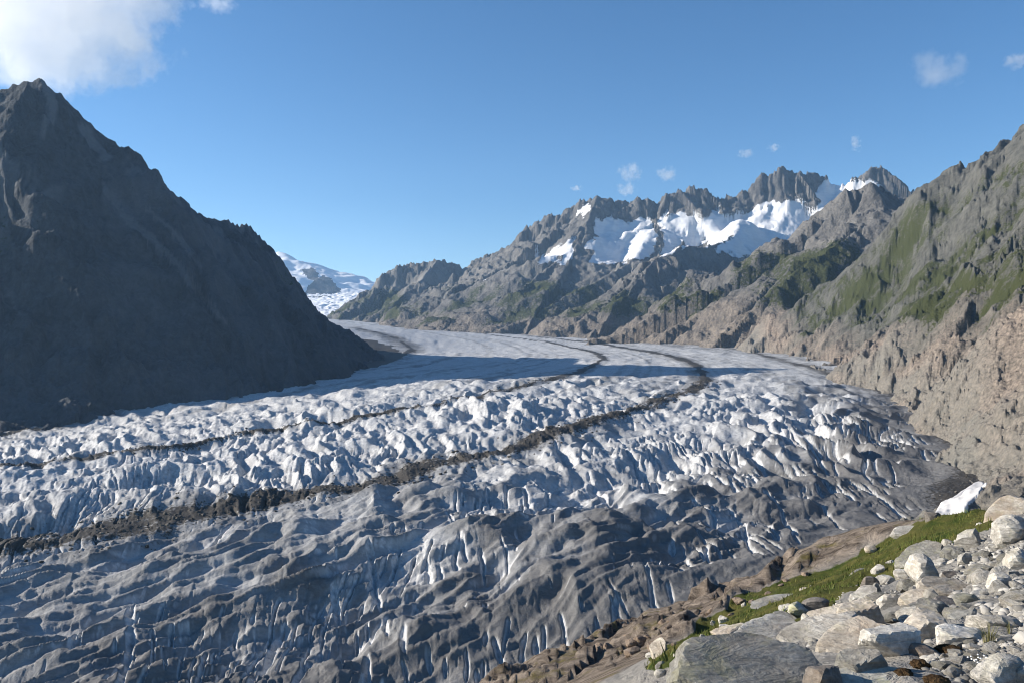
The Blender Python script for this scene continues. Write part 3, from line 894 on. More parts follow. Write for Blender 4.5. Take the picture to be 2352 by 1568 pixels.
def stone_shape(seed, kind='block', sub=3):
    """A broken stone: a ball cut by flat cleavage planes, then chipped. Unit half-extents."""
    rs = np.random.RandomState(seed)
    v, f = ICO[sub]
    n = {'block': 8, 'slab': 7, 'round': 12, 'tall': 8, 'chip': 6}[kind]
    N = rs.normal(size=(n, 3))
    if kind in ('slab',):
        N[:2] = [[0.12, 0.05, 1], [-0.1, 0.12, -1]] + rs.normal(size=(2, 3)) * 0.08
        N[2:] *= [1, 1, 0.45]
    elif kind == 'block':
        N[:6] = np.array([[1, 0, 0], [-1, 0, 0], [0, 1, 0], [0, -1, 0], [0, 0, 1], [0, 0, -1]]) + rs.normal(size=(6, 3)) * 0.38
    elif kind == 'tall':
        N[:4] = np.array([[1, 0, 0.25], [-1, 0, 0.3], [0, 1, 0.2], [0, -1, 0.25]]) + rs.normal(size=(4, 3)) * 0.2
    N /= np.linalg.norm(N, axis=1)[:, None]
    D = rs.uniform(0.48, 0.78, n) if kind != 'round' else rs.uniform(0.62, 0.84, n)
    if kind == 'slab':
        D = rs.uniform(0.66, 0.92, n); D[:2] = 0.36
    dot = v @ N.T
    r = np.where(dot > 0.02, D[None] / np.maximum(dot, 0.02), 9.0)
    r = np.minimum(r.min(1), 1.0)
    p = v * r[:, None]
    p = p * (1 + 0.06 * noise3(p * 2.6, seed % 97) + 0.04 * noise3(p * 6.5, seed % 89) + 0.02 * noise3(p * 14, seed % 83))[:, None]
    p -= (p.max(0) + p.min(0)) / 2
    p /= np.abs(p).max(0)
    return p, f


def mesh_from(name, p, f, mat, sharp=17):
    import bmesh
    me = bpy.data.meshes.new(name)
    me.from_pydata(p.tolist(), [], f.tolist())
    bm = bmesh.new(); bm.from_mesh(me)
    for e in bm.edges:
        if len(e.link_faces) == 2 and e.calc_face_angle(0) > R(sharp): e.smooth = False
    for q in bm.faces: q.smooth = True
    bm.to_mesh(me); bm.free()
    me.materials.append(mat)
    return me


def rot(p, rx, ry, rz):
    cx, sx, cy, sy, cz, sz = math.cos(rx), math.sin(rx), math.cos(ry), math.sin(ry), math.cos(rz), math.sin(rz)
    A = np.array([[cz, -sz, 0], [sz, cz, 0], [0, 0, 1]]) @ np.array([[cy, 0, sy], [0, 1, 0], [-sy, 0, cy]]) @ np.array([[1, 0, 0], [0, cx, -sx], [0, sx, cx]])
    return p @ A.T


PALE = boulder_material('pale_gneiss', (0.29, 0.272, 0.24), (0.62, 0.592, 0.535), 0.08, 0.12)
GREY = boulder_material('grey_gneiss', (0.16, 0.155, 0.14), (0.36, 0.35, 0.315), 0.12, 0.1)
TAN = boulder_material('tan_gneiss', (0.29, 0.25, 0.20), (0.58, 0.53, 0.455), 0.08, 0.3)
DARK = boulder_material('dark_gneiss', (0.10, 0.09, 0.08), (0.22, 0.20, 0.18), 0.0, 0.3)
LICH = boulder_material('lichen_gneiss', (0.28, 0.27, 0.23), (0.52, 0.50, 0.44), 0.35, 0.1)

# bearing of the middle, width and height on the survey grid, shape, stone, tilt of the long side, label
BOULDERS = [
    (2144, 1192, 30, 26, 'round', DARK, 0, 'dark brown rounded boulder on the grass edge beside the snow patch'),
    (2081, 1222, 54, 17, 'slab', PALE, 12, 'low flat pale slab on the far rim of the grass'),
    (2000, 1262, 26, 17, 'block', TAN, 10, 'small tan block where the grass rim meets the ice'),
    (2253, 1212, 18, 20, 'tall', PALE, 0, 'small pointed white stone at the top end of the grass'),
    (2312, 1180, 78, 50, 'slab', TAN, 40, 'large leaning tan slab at the top right of the scree'),
    (2325, 1228, 74, 74, 'round', PALE, 10, 'biggest pale rounded boulder below the leaning tan slab'),
    (2220, 1245, 52, 54, 'block', PALE, 20, 'pale angular boulder with a broad flat face high in the scree'),
    (2112, 1280, 80, 46, 'slab', GREY, 32, 'broad smooth grey slab behind the tall standing rock'),
    (2119, 1318, 48, 72, 'tall', PALE, -6, 'tall standing rock with a pitted face, upright in the middle of the scree'),
    (2042, 1299, 38, 22, 'round', PALE, 8, 'white rounded boulder on top of the heap by the grass'),
    (2017, 1312, 26, 26, 'block', PALE, 20, 'white block touching the left of the white rounded boulder'),
    (1984, 1320, 46, 24, 'slab', GREY, 14, 'grey overhanging cap stone on the dark cubic boulder'),
    (1997, 1341, 34, 34, 'block', DARK, 0, 'dark cubic boulder under the grey cap stone'),
    (2034, 1333, 38, 22, 'block', PALE, 12, 'pale wedge right of the dark cubic boulder'),
    (2071, 1325, 30, 30, 'block', PALE, 0, 'pale split block left of the tall standing rock'),
    (2077, 1345, 32, 25, 'block', GREY, 15, 'grey block at the left foot of the tall standing rock'),
    (1983, 1370, 50, 30, 'slab', PALE, 28, 'pale slab sloping up below the dark cubic boulder'),
    (2048, 1382, 58, 38, 'block', PALE, 5, 'white broad boulder below the heap with a rough front'),
    (2013, 1360, 24, 32, 'tall', GREY, 10, 'narrow grey stone between the sloping pale slab and the white broad boulder'),
    (2174, 1356, 98, 36, 'slab', TAN, -4, 'long layered tan slab lying in the middle of the scree'),
    (2104, 1381, 54, 34, 'slab', TAN, 24, 'brown tilted slab at the left end of the long layered slab'),
    (2136, 1372, 26, 32, 'tall', GREY, -8, 'grey upright stone propped under the long layered slab'),
    (2153, 1384, 14, 20, 'tall', TAN, 0, 'tiny pink upright stone under the long layered slab'),
    (2170, 1386, 44, 20, 'slab', DARK, -6, 'dark slab hidden in shade below the long layered slab'),
    (2216, 1383, 48, 34, 'block', GREY, 10, 'grey block below the right end of the long layered slab'),
    (2264, 1367, 54, 15, 'slab', PALE, 6, 'thin pale flat stone right of the long layered slab'),
    (2290, 1341, 54, 42, 'round', PALE, 20, 'smooth oval boulder with a rust line near the right side of the scree'),
    (2311, 1308, 30, 34, 'tall', GREY, -15, 'sharp grey pyramid stone above the smooth oval boulder'),
    (2345, 1292, 60, 54, 'round', PALE, -20, 'pale round boulder cut off by the right edge, below the biggest boulder'),
    (2163, 1297, 40, 24, 'block', PALE, 22, 'pale wedge right of the tip of the tall standing rock'),
    (2190, 1295, 20, 21, 'round', PALE, 0, 'small bright white round stone above the long layered slab'),
    (2221, 1287, 42, 30, 'block', PALE, 12, 'pale peaked block right of the small bright white stone'),
    (2189, 1271, 46, 28, 'block', GREY, 16, 'mottled grey block on the gravel below the broad flat face'),
    (2183, 1326, 32, 20, 'slab', DARK, 14, 'dark shaded slab in the hollow right of the standing rock'),
    (1979, 1416, 90, 66, 'block', TAN, -10, 'large split boulder with a dark right half below the sloping slab'),
    (2007, 1384, 30, 30, 'block', GREY, 0, 'grey block left of the white broad boulder'),
    (2148, 1412, 76, 54, 'block', GREY, -14, 'large grey boulder above the round tan boulder'),
    (2212, 1420, 60, 40, 'block', GREY, 8, 'two-toned block with a black shaded side right of the large grey boulder'),
    (2118, 1449, 96, 74, 'round', TAN, 0, 'large round tan boulder with cracks across its face'),
    (2206, 1462, 98, 52, 'block', PALE, 12, 'big whitish boulder right of the round tan boulder'),
    (2285, 1436, 96, 46, 'block', PALE, -8, 'pale boulder with rough holes behind the grass tuft'),
    (2040, 1486, 112, 74, 'block', PALE, 8, 'broad white peaked boulder in front of the long ribbed slab'),
    (1873, 1392, 54, 34, 'round', DARK, 12, 'dark grey rounded boulder on the rim between grass and slabs'),
    (1848, 1436, 23, 42, 'tall', PALE, 4, 'slim white upright stone standing between two slabs'),
    (1908, 1416, 84, 34, 'slab', TAN, 26, 'brown ribbed slab rising behind the slim white upright stone'),
    (1890, 1456, 140, 62, 'slab', PALE, 28, 'long ribbed pale slab tilted along the slope'),
    (1965, 1478, 140, 66, 'slab', TAN, 24, 'wide yellowish slab with lichen between the ribbed slab and the white peaked boulder'),
    (1978, 1536, 86, 70, 'block', GREY, 6, 'boulder with a near-black broken face at the bottom'),
    (2124, 1498, 80, 34, 'block', DARK, -10, 'low dark rock tucked below the round tan boulder'),
    (2141, 1514, 27, 18, 'round', PALE, 10, 'upper of two white oval stones beside the brown moss'),
    (2147, 1530, 30, 18, 'round', PALE, 8, 'lower of two white oval stones beside the brown moss'),
    (2295, 1548, 96, 68, 'block', PALE, 10, 'large pale lichened boulder at the bottom right'),
    (2350, 1556, 40, 50, 'round', PALE, 0, 'pale round boulder in the bottom right corner'),
    (2010, 1574, 170, 36, 'slab', LICH, 2, 'yellow lichened slab along the bottom below the moss'),
    (1712, 1550, 268, 92, 'slab', GREY, -3, 'huge flat grey slab filling the bottom of the slope'),
    (1892, 1566, 76, 62, 'block', DARK, 0, 'dark block at the right end of the huge flat slab'),
    (1690, 1458, 92, 38, 'block', TAN, 14, 'tan-topped rock behind the huge flat slab'),
    (1661, 1425, 20, 17, 'block', PALE, 0, 'pale square block standing alone in the grass'),
    (1637, 1429, 11, 10, 'block', PALE, 0, 'small stone just left of the pale square block'),
    (1661, 1438, 15, 9, 'slab', PALE, 10, 'small flat stone below the pale square block'),
    (1617, 1463, 16, 12, 'block', PALE, 0, 'small white block at the left of a pair in the lower grass'),
    (1640, 1460, 23, 16, 'block', GREY, 20, 'grey pointed stone at the right of a pair in the lower grass'),
    (1514, 1495, 32, 36, 'slab', TAN, 40, 'tilted tan rock with a dark top at the left end of the grass'),
    (1547, 1497, 21, 14, 'round', PALE, 0, 'white stone right of the tilted tan rock'),
    (1494, 1507, 20, 17, 'block', PALE, 0, 'pale stone left of the tilted tan rock'),
    (1560, 1509, 22, 17, 'block', PALE, 10, 'pale stone at the back rim of the huge flat slab'),
    (1520, 1531, 30, 20, 'round', GREY, 0, 'grey round stone at the left tip of the huge flat slab'),
    (1517, 1547, 24, 18, 'round', PALE, 0, 'pale stone under the grey round stone at the slab tip'),
    (1763, 1460, 124, 46, 'slab', PALE, 14, 'pale broken slab between the tan-topped rock and the ribbed slab'),
    (1805, 1401, 28, 23, 'block', PALE, 10, 'white block at the grass rim left of the yellowish boulder'),
    (1834, 1403, 44, 34, 'block', LICH, 12, 'yellowish lichened boulder left of the dark grey rounded boulder'),
    (1794, 1424, 60, 22, 'slab', GREY, 10, 'flat rough grey slab below the white block at the grass rim'),
    (1785, 1383, 100, 12, 'slab', GREY, 34, 'long thin rock rib cutting through the grass'),
    (1849, 1356, 18, 12, 'slab', TAN, 24, 'tan stone beside the upper end of the rock rib'),
    (1869, 1348, 13, 7, 'slab', PALE, 8, 'small white flat stone alone in the upper grass'),
    (1708, 1388, 9, 9, 'round', PALE, 0, 'small pale stone below the outcrop in the grass'),
]


def place_stone(o, px, py, w, h, kind, tilt, sink=0.22, seed=0):
    base = on_slope(px, py + h * 0.36)
    ww, hh = w / F * base / 2, h / F * base / 2
    dep = {'slab': 0.85, 'tall': 0.8}.get(kind, 0.9) * (ww if kind != 'slab' else ww * 0.8)
    dep = min(dep, max(hh * 2.2, ww * 0.6))
    c = W(px, py, base + dep * 0.35)
    o.location = c
    return ww, dep, hh


def build_boulders():
    for i, (px, py, w, h, kind, mat, tilt, label) in enumerate(BOULDERS):
        base = on_slope(px, min(py + h * 0.38, 1660))
        ww, hh = 1.26 * w / F * base / 2, 1.24 * h / F * base / 2
        if kind == 'slab':
            ww *= 1.15; hh *= 1.25
        dep = max(hh * 0.95, ww * 0.62)
        p, f = stone_shape(1000 + i * 7, kind, 4 if w > 72 else 3)
        if kind == 'slab':
            t = R(tilt) * 0.8
            L = min(ww / max(math.cos(t), 0.5), 1.2 * ww)
            th = max(0.35 * hh, hh - 0.6 * L * abs(math.sin(t)))
            p = p * [L, dep, th]
            p = rot(p, R(24), -t, R((i * 37) % 30 - 15))
        else:
            p = p * [ww, dep, hh * 1.08]
            p = rot(p, R((i * 53) % 16 - 10), -R(tilt) * 0.6, R((i * 29) % 40 - 20))
        p *= [ww / np.abs(p[:, 0]).max(), 1, hh * 1.06 / np.abs(p[:, 2]).max()]
        me = mesh_from('boulder', p, f, mat)
        o = bpy.data.objects.new('boulder', me)
        o.location = W(px, py, base + dep * 0.45)
        COL.objects.link(o)
        tag(o, label, 'boulder', 'boulders on the near slope')


SMALL_AREAS = [  # where single small stones lie: outline on the survey grid, count, size range in metres, label, group
    ([(2140, 1262), (2250, 1225), (2345, 1210), (2350, 1420), (2240, 1400), (2150, 1340)], 80, (0.06, 0.20), 'small grey stone in the gravel of the upper scree', 'loose stones of the upper scree'),
    ([(1990, 1350), (2100, 1330), (2150, 1400), (2250, 1400), (2240, 1440), (2120, 1420), (2000, 1440)], 45, (0.05, 0.13), 'small stone wedged between the big boulders mid slope', 'loose stones between the boulders'),
    ([(2150, 1500), (2350, 1450), (2350, 1530), (2230, 1560), (2160, 1560)], 70, (0.025, 0.075), 'little grey stone in the bottom right gravel', 'loose stones of the bottom gravel'),
    ([(1560, 1500), (1700, 1480), (1760, 1490), (1850, 1450), (1890, 1500), (1700, 1500)], 25, (0.03, 0.08), 'small stone along the back rim of the huge flat slab', 'loose stones along the slab'),
    ([(1200, 1555), (1400, 1475), (1700, 1365), (1900, 1310), (1720, 1390), (1520, 1500)], 40, (0.10, 0.28), 'weathered brown stone lying on the bedded outcrop', 'loose stones on the outcrop'),
]


def spot_in(poly, rs):
    xs = [p[0] for p in poly]; ys = [p[1] for p in poly]
    while True:
        x = rs.uniform(min(xs), max(xs)); y = rs.uniform(min(ys), max(ys))
        if in_poly(np.array([x]), np.array([y]), poly)[0]: return x, y


def build_small_stones():
    rs = np.random.RandomState(5)
    brown = boulder_material('brown_gneiss', (0.14, 0.10, 0.075), (0.36, 0.29, 0.23), 0.05, 0.4)
    var = {}
    for mi, mat in enumerate((PALE, GREY, brown)):
        for k in range(8):
            p, f = stone_shape(300 + k * 11 + mi, ('block', 'round', 'slab', 'block')[k % 4], 2)
            p = p * [1, 0.8, 0.62 if k % 4 != 2 else 0.35]
            var[mi, k] = mesh_from('stone', p, f, mat, 14)
    for poly, n, (s0, s1), label, group in SMALL_AREAS:
        for i in range(n):
            x, y = spot_in(poly, rs)
            d = on_slope(x, y)
            s = s0 + (s1 - s0) * rs.rand() ** 2.2
            q = W(x, y, d)
            o = bpy.data.objects.new('stone', var[2 if 'brown' in label else int(rs.rand() < 0.45), rs.randint(8)])
            o.location = (q[0], q[1], float(slope_z(q[0], q[1])) + 0.25 * s)
            o.scale = (s, s, s)
            o.rotation_euler = (rs.uniform(-0.4, 0.4), rs.uniform(-0.4, 0.4), rs.uniform(0, 6.28))
            COL.objects.link(o)
            tag(o, label, 'stone', group)


def scatter_mesh(name, mat, pos, size, rs, verts, faces, squash=0.65):
    n = len(pos); nv = len(verts)
    a = rs.uniform(0, 6.283, n); b = rs.uniform(-0.7, 0.7, n)
    V = np.repeat(verts[None], n, 0) * (1 + rs.uniform(-0.45, 0.35, (n, nv, 1)))
    V[..., 2] *= squash
    V[..., 0] *= rs.uniform(0.7, 1.35, n)[:, None]
    cz, sz = np.cos(a)[:, None], np.sin(a)[:, None]; cb, sb = np.cos(b)[:, None], np.sin(b)[:, None]
    y = V[..., 1] * cb - V[..., 2] * sb; z = V[..., 1] * sb + V[..., 2] * cb
    x = V[..., 0] * cz - y * sz; y = V[..., 0] * sz + y * cz
    V = np.stack([x, y, z], -1) * size[:, None, None] + pos[:, None]
    Fc = (faces[None] + (np.arange(n) * nv)[:, None, None]).reshape(-1, faces.shape[1])
    me = bpy.data.meshes.new(name)
    me.vertices.add(n * nv); me.vertices.foreach_set('co', V.astype(np.float32).ravel())
    k = faces.shape[1]
    me.loops.add(Fc.size); me.loops.foreach_set('vertex_index', Fc.astype(np.int32).ravel())
    me.polygons.add(len(Fc)); me.polygons.foreach_set('loop_start', np.arange(0, Fc.size, k, dtype=np.int32))
    me.update(calc_edges=True)
    me.materials.append(mat)
    o = bpy.data.objects.new(name, me); COL.objects.link(o)
    return o


def build_gravel():
    m = Mat('gravel_stone', 0.92, 0.15)
    P = m.pos()
    cell = m.voro(P, 9.0, 'F1', 'Color')
    sp = m.n.new('ShaderNodeSeparateColor'); m.link(cell, sp.inputs[0])
    m.color(m.mix(sp.outputs[0], (0.11, 0.105, 0.095), (0.40, 0.385, 0.355)))
    m.bump(m.noise(P, 30, 4, 0.6), 0.4, 0.01)
    rs = np.random.RandomState(9)
    v, f = ICO[1]
    # keep the twelve corner points of the ball: twenty faces a stone
    import bmesh
    bm = bmesh.new(); bmesh.ops.create_icosphere(bm, subdivisions=1, radius=1.0)
    v = np.array([x.co[:] for x in bm.verts]); f = np.array([[l.index for l in q.verts] for q in bm.faces]); bm.free()
    pos, size = [], []
    areas = [([(2120, 1262), (2250, 1215), (2352, 1200), (2365, 1420), (2240, 1410), (2140, 1350)], 2600, 0.015, 0.07),
             ([(1960, 1345), (2100, 1320), (2150, 1390), (2360, 1390), (2360, 1470), (2120, 1500), (1850, 1480), (1850, 1420)], 1500, 0.01, 0.04),
             ([(2120, 1500), (2360, 1440), (2360, 1570), (2130, 1570)], 2600, 0.008, 0.032),
             ([(1530, 1560), (1560, 1490), (1760, 1440), (1880, 1440), (1900, 1520), (1700, 1500)], 500, 0.01, 0.03),
             ]
    areas.append(([(2362, 1160), (2760, 1100), (2760, 1568), (2362, 1568)], 1500, 0.012, 0.09))
    for poly, n, s0, s1 in areas:
        for i in range(n):
            x, y = spot_in(poly, rs)
            q = W(x, y, on_slope(x, y)); s = s0 + (s1 - s0) * rs.rand() ** 2.5
            pos.append((q[0], q[1], q[2] + 0.2 * s)); size.append(s)
    mr = Mat('moraine_rubble', 0.95, 0.1)
    sr = mr.n.new('ShaderNodeSeparateColor'); mr.link(mr.voro(mr.pos(), 0.6, 'F1', 'Color'), sr.inputs[0])
    mr.color(mr.mix(sr.outputs[0], (0.02, 0.018, 0.016), (0.15, 0.135, 0.115)))
    rp, rsz = RUBBLE[0]
    o = scatter_mesh('moraine_rubble', mr.m, rp, rsz, rs, v, f)
    tag(o, 'dark rubble strewn along the medial moraines of the glacier', 'rubble', None, 'stuff')
    o = scatter_mesh('gravel', m.m, np.array(pos), np.array(size), rs, v, f)
    tag(o, 'loose grey gravel between the boulders', 'gravel', None, 'stuff')


build_slope()
build_boulders()
build_small_stones()
build_gravel()


def build_grass():
    m = Mat('grass_blade', 0.7, 0.2)
    P = m.pos()
    n = m.noise(P, 0.7, 4, 0.6); n2 = m.noise(P, 9.0, 2, 0.5)
    c = m.mix(m.ramp(n, [(0.40, 0.0), (0.66, 1.0)]), (0.060, 0.095, 0.012), (0.15, 0.125, 0.03))
    c = m.mix(m.ramp(n2, [(0.5, 0.0), (0.75, 0.6)]), c, (0.16, 0.18, 0.06))
    m.color(c)
    m.b.inputs['Subsurface Weight'].default_value = 0.0
    rs = np.random.RandomState(21)
    n_try = 190000
    # even over the ground, not over the view: sample the slope's plan
    g = np.array([W(x, y, on_slope(x, y))[:2] for x, y in densify(GRASS + GRASS[:1], 3)])
    lo, hi = g.min(0), g.max(0)
    q = rs.uniform(lo, hi, (n_try, 2)).astype(np.float32)
    z = slope_z(q[:, 0], q[:, 1])
    px = CX + F * q[:, 0] / q[:, 1]; py = CY - F * z / q[:, 1]
    clump = fbm(q[:, 0] / 1.1, q[:, 1] / 1.1, 3, 330)
    k = in_poly(px, py, GRASS) & (rs.rand(n_try) < 0.75 + 0.7 * clump)
    q, z, clump = q[k], z[k], clump[k]
    z = z + 0.22 * fbm(q[:, 0] / 2.2, q[:, 1] / 2.2, 4, 320)
    n = len(q)
    h = (0.04 + 0.10 * rs.rand(n) ** 2) * (1 + 0.6 * clump)
    a = rs.uniform(0, 6.283, n); lean = rs.uniform(0.1, 0.8, n)
    w = rs.uniform(0.006, 0.016, n)
    dx, dy = np.cos(a), np.sin(a)
    base = np.stack([q[:, 0], q[:, 1], z - 0.02], 1)
    tip = base + np.stack([dx * h * lean, dy * h * lean, h], 1)
    side = np.stack([-dy * w, dx * w, 0 * w], 1)
    V = np.stack([base - side, base + side, tip], 1).reshape(-1, 3)
    me = bpy.data.meshes.new('grass')
    me.vertices.add(len(V)); me.vertices.foreach_set('co', V.astype(np.float32).ravel())
    me.loops.add(len(V)); me.loops.foreach_set('vertex_index', np.arange(len(V), dtype=np.int32))
    me.polygons.add(n); me.polygons.foreach_set('loop_start', np.arange(0, 3 * n, 3, dtype=np.int32))
    me.update(calc_edges=True)
    me.materials.append(m.m)
    o = bpy.data.objects.new('grass', me); COL.objects.link(o)
    tag(o, 'short green alpine grass on the near slope', 'grass', None, 'stuff')


build_grass()


SNOW_PATCH = [(2140, 1186), (2160, 1154), (2200, 1130), (2250, 1098), (2268, 1104), (2240, 1138), (2216, 1166), (2184, 1192)]


def build_snow_patch():
    m = Mat('old_snow', 0.7, 0.2)
    P = m.pos()
    m.color(m.mix(m.noise(P, 0.12, 6, 0.65), (0.38, 0.37, 0.36), (0.66, 0.65, 0.64)))
    m.bump(m.noise(P, 0.5, 5, 0.65), 0.5, 0.5)
    X, Y = fan_grid(2110, 2300, 100, 335, 800, 150, 0.5)
    G = np.maximum(surface('ice', X, Y), surface('right', X, Y))
    Z = G.copy()
    for _ in range(25):                                   # snow bridges the small hollows
        Z[1:-1, 1:-1] = np.maximum((Z[:-2, 1:-1] + Z[2:, 1:-1] + Z[1:-1, :-2] + Z[1:-1, 2:]) / 4, G[1:-1, 1:-1])
    Z = Z + 1.2
    px = CX + F * X / Y; py = CY - F * Z / Y
    k = in_poly(px + 5 * fbm(X / 12, Y / 12, 2, 340), py, SNOW_PATCH).astype(np.float32)
    e = k.copy()
    for _ in range(8):
        e[1:-1, 1:-1] = (e[:-2, 1:-1] + e[2:, 1:-1] + e[1:-1, :-2] + e[1:-1, 2:]) / 4
    Z = np.where(e > 0.75, Z, G - 2.5 + (Z - G + 2.5) * sstep(0.0, 0.75, e)) + 0.4 * fbm(X / 14, Y / 14, 3, 341)
    o = grid_mesh('snow_patch', X, Y, Z, m.m, None, e > 0.03)
    tag(o, 'leftover patch of white snow between ice margin and hillside at the right', 'snow patch')


def build_plants():
    moss = Mat('moss', 0.95, 0.05)
    P = moss.pos((1, 1, 1), 'Object')
    moss.color(moss.mix(moss.ramp(moss.noise(P, 5, 5, 0.7), [(0.35, 0.0), (0.65, 1.0)]), (0.028, 0.017, 0.010), (0.095, 0.062, 0.032)))
    moss.bump(moss.noise(P, 30, 4, 0.7), 1.0, 0.03)
    for i, (px, py, w, h, label) in enumerate([(2076, 1548, 44, 26, 'brown moss cushion on the lichened slab by the bottom'), (2112, 1524, 40, 20, 'brown moss cushion below the low dark rock'), (2180, 1492, 58, 22, 'brown heath patch in front of the big whitish boulder'), (2150, 1562, 56, 22, 'brown moss cushion by the bottom right of the lichened slab')]):
        d = on_slope(px, min(py + h * 0.3, 1640)) - 0.1
        v, f = ICO[4]
        r = 1 + 0.22 * noise3(v * 3, 61 + i) + 0.16 * noise3(v * 8, 71 + i) + 0.10 * noise3(v * 17, 81 + i)
        p = v * r[:, None] * [w / F * d / 2, w / F * d / 2.6, h / F * d / 2]
        me = mesh_from('moss_cushion', p, f, moss.m, 80)
        o = bpy.data.objects.new('moss_cushion', me); o.location = W(px, py, d); COL.objects.link(o)
        tag(o, label, 'moss')
    blade = Mat('tuft_blade', 0.7, 0.2)
    blade.color(blade.mix(blade.noise(blade.pos(), 30, 2, 0.5), (0.07, 0.09, 0.02), (0.26, 0.22, 0.10)))
    white = Mat('petal', 0.8, 0.2); white.color((0.8, 0.8, 0.78))
    rs = np.random.RandomState(31)

    def tuft(name, px, py, n, hgt, spread, label, cat, mat):
        d = on_slope(px, py); q = W(px, py, d)
        V, Fc = [], []
        for i in range(n):
            a = rs.uniform(0, 6.283); b = rs.uniform(0, spread * 0.3); h = hgt * rs.uniform(0.5, 1.0); ln = rs.uniform(0.2, 0.9) * spread; w = 0.0022
            bx, by = b * math.cos(a), b * math.sin(a); k = len(V)
            for t in (0, 0.4, 0.75, 1.0):
                x = bx + math.cos(a) * ln * t * t; y = by + math.sin(a) * ln * t * t; z = h * (t - 0.25 * t * t * t)
                ww = w * (1 - 0.85 * t)
                V += [(x - math.sin(a) * ww, y + math.cos(a) * ww, z), (x + math.sin(a) * ww, y - math.cos(a) * ww, z)]
            Fc += [(k + 2 * j, k + 2 * j + 1, k + 2 * j + 3, k + 2 * j + 2) for j in range(3)]
        me = bpy.data.meshes.new(name); me.from_pydata(V, [], Fc); me.materials.append(mat)
        return q, me, d
    for px, py, n, hg, sp, label in [(2272, 1482, 70, 0.20, 0.12, 'tall green grass tuft in front of the pale boulder with rough holes'), (2320, 1462, 24, 0.16, 0.05, 'thin grass tuft right of the tall green tuft')]:
        q, me, d = tuft('grass_tuft', px, py, n, hg, sp, label, 'grass', blade.m)
        o = bpy.data.objects.new('grass_tuft', me); o.location = q; COL.objects.link(o)
        tag(o, label, 'grass tuft')
    q, me, d = tuft('stem', 2256, 1552, 40, 0.10, 0.07, '', '', blade.m)
    root = bpy.data.objects.new('flowering_plant', None); root.location = q; COL.objects.link(root)
    tag(root, 'small plant with white flowers beside the large lichened boulder', 'plant')
    st = bpy.data.objects.new('stem', me); COL.objects.link(st); st.parent = root
    v, f = ICO[1]
    fm = mesh_from('flower', v * [0.006, 0.006, 0.0045], f, white.m, 80)
    for i in range(26):
        o = bpy.data.objects.new('flower', fm); COL.objects.link(o); o.parent = root
        o.location = (rs.normal() * 0.03, rs.normal() * 0.03, 0.06 + 0.045 * rs.rand())


build_snow_patch()
build_plants()

# ================================================================== AIR
def build_haze():
    m = bpy.data.materials.new('valley_haze'); m.use_nodes = True
    n = m.node_tree.nodes; n.clear()
    out = n.new('ShaderNodeOutputMaterial'); v = n.new('ShaderNodeVolumePrincipled')
    v.inputs['Color'].default_value = (0.42, 0.68, 1.0, 1)
    v.inputs['Density'].default_value = HAZE
    v.inputs['Anisotropy'].default_value = 0.25
    m.node_tree.links.new(v.outputs[0], out.inputs['Volume'])
    x0, x1, y0, y1, z0, z1 = -9000, 9000, -3000, 14500, -420, 1560
    me = bpy.data.meshes.new('haze')
    me.from_pydata([(x, y, z) for z in (z0, z1) for y in (y0, y1) for x in (x0, x1)], [],
                   [(0, 2, 3, 1), (4, 5, 7, 6), (0, 1, 5, 4), (2, 6, 7, 3), (0, 4, 6, 2), (1, 3, 7, 5)])
    me.materials.append(m)
    o = bpy.data.objects.new('haze', me); COL.objects.link(o)
    tag(o, 'thin blue haze in the valley air', None, None, 'stuff')


HAZE = 2.7e-5
build_haze()


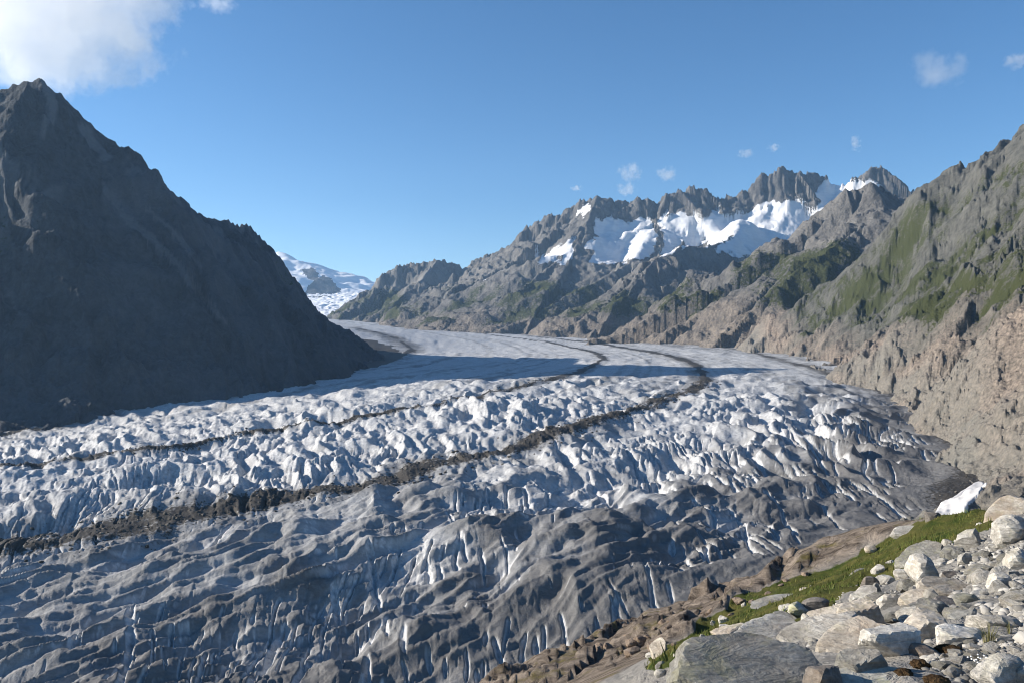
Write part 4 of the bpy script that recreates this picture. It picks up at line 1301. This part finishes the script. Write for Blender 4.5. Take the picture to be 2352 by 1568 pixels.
# ================================================================== CLOUDS
def cloud(px, py, d, w, h, dep, dens, label, scale=1.6, thr=0.38, seed=0.0, group=None, tilt=0, sharp=8.0, step=0.25):
    """A body of droplets: an ellipsoid of air whose density billows and frays towards its rim."""
    m = bpy.data.materials.new('cloud_droplets'); m.use_nodes = True
    t = m.node_tree; n = t.nodes; n.clear()
    out = n.new('ShaderNodeOutputMaterial'); v = n.new('ShaderNodeVolumePrincipled')
    v.inputs['Color'].default_value = (1, 1, 1, 1); v.inputs['Anisotropy'].default_value = 0.35
    tc = n.new('ShaderNodeTexCoord')
    ln = n.new('ShaderNodeVectorMath'); ln.operation = 'LENGTH'
    t.links.new(tc.outputs['Object'], ln.inputs[0])
    mp = n.new('ShaderNodeMapping'); mp.inputs['Location'].default_value = (seed, seed * 1.7, seed * 0.6)
    k = max(w, h)
    mp.inputs['Scale'].default_value = (w / k * scale, dep / k * scale, h / k * scale)
    t.links.new(tc.outputs['Object'], mp.inputs[0])
    nz = n.new('ShaderNodeTexNoise'); nz.inputs['Scale'].default_value = 1.0; nz.inputs['Detail'].default_value = 6; nz.inputs['Roughness'].default_value = 0.62
    t.links.new(mp.outputs[0], nz.inputs['Vector'])

    def mth(op, a, b, c=None, clamp=False):
        q = n.new('ShaderNodeMath'); q.operation = op; q.use_clamp = clamp
        for i, x in enumerate((a, b) if c is None else (a, b, c)):
            if hasattr(x, 'is_output'): t.links.new(x, q.inputs[i])
            else: q.inputs[i].default_value = x
        return q.outputs[0]
    fall = mth('SUBTRACT', 1.0, mth('POWER', ln.outputs['Value'], 2.0), clamp=True)
    x = mth('SUBTRACT', mth('ADD', mth('MULTIPLY', fall, 0.45), nz.outputs['Fac']), 0.5 + thr, clamp=False)
    x = mth('MULTIPLY', mth('MAXIMUM', x, 0.0), dens * sharp)
    x = mth('MINIMUM', x, dens)
    t.links.new(x, v.inputs['Density'])
    t.links.new(v.outputs[0], out.inputs['Volume'])
    p, f = ICO[2]
    me = bpy.data.meshes.new('cloud'); me.from_pydata((p * 1.06).tolist(), [], f.tolist()); me.materials.append(m)
    o = bpy.data.objects.new('cloud', me)
    o.location = W(px, py, d); o.scale = (w / F * d / 2, dep / F * d / 2, h / F * d / 2)
    o.rotation_euler = (0, R(tilt), 0)
    COL.objects.link(o)
    m.cycles.volume_step_rate = step
    tag(o, label, 'cloud', group)


cloud(90, 30, 9000, 760, 430, 420, 0.0011, 'large bright cumulus cloud above the dark pyramid mountain', 4.4, 0.16, 3.1, sharp=18.0, step=0.15)

WISPS = [(500, 10, 11000, 95, 44, 'faint wisp of cloud by the top edge right of the large cumulus'), (2155, 160, 10500, 150, 92, 'ragged small white cloud high above the right mountainside'),
         (2335, 140, 10500, 70, 46, 'thin wisp of cloud at the right edge of the sky'), (1447, 396, 13000, 62, 50, 'upper of two small cloud puffs above the towers of the range'),
         (1440, 434, 13000, 50, 36, 'lower of two small cloud puffs above the towers of the range'), (1532, 400, 13000, 56, 40, 'small puff of cloud right of the pair over the range'),
         (1325, 433, 13000, 30, 18, 'tiny cloud scrap left of the pair over the range'), (1712, 352, 13000, 46, 24, 'small flat cloud scrap left of the highest summit'),
         (1778, 340, 13000, 34, 22, 'faint cloud scrap just above the highest summit'), (1966, 330, 13000, 28, 46, 'faint upright wisp above the snowy saddle')]
for i, (px, py, d, w, h, label) in enumerate(WISPS):
    cloud(px, py, d, w * 1.35, h * 1.35, w * 0.8, 0.0034 * 60 / w, label, 2.6, 0.27, 5.3 + 2.9 * i, 'small fair-weather clouds', sharp=5.0, step=0.12)
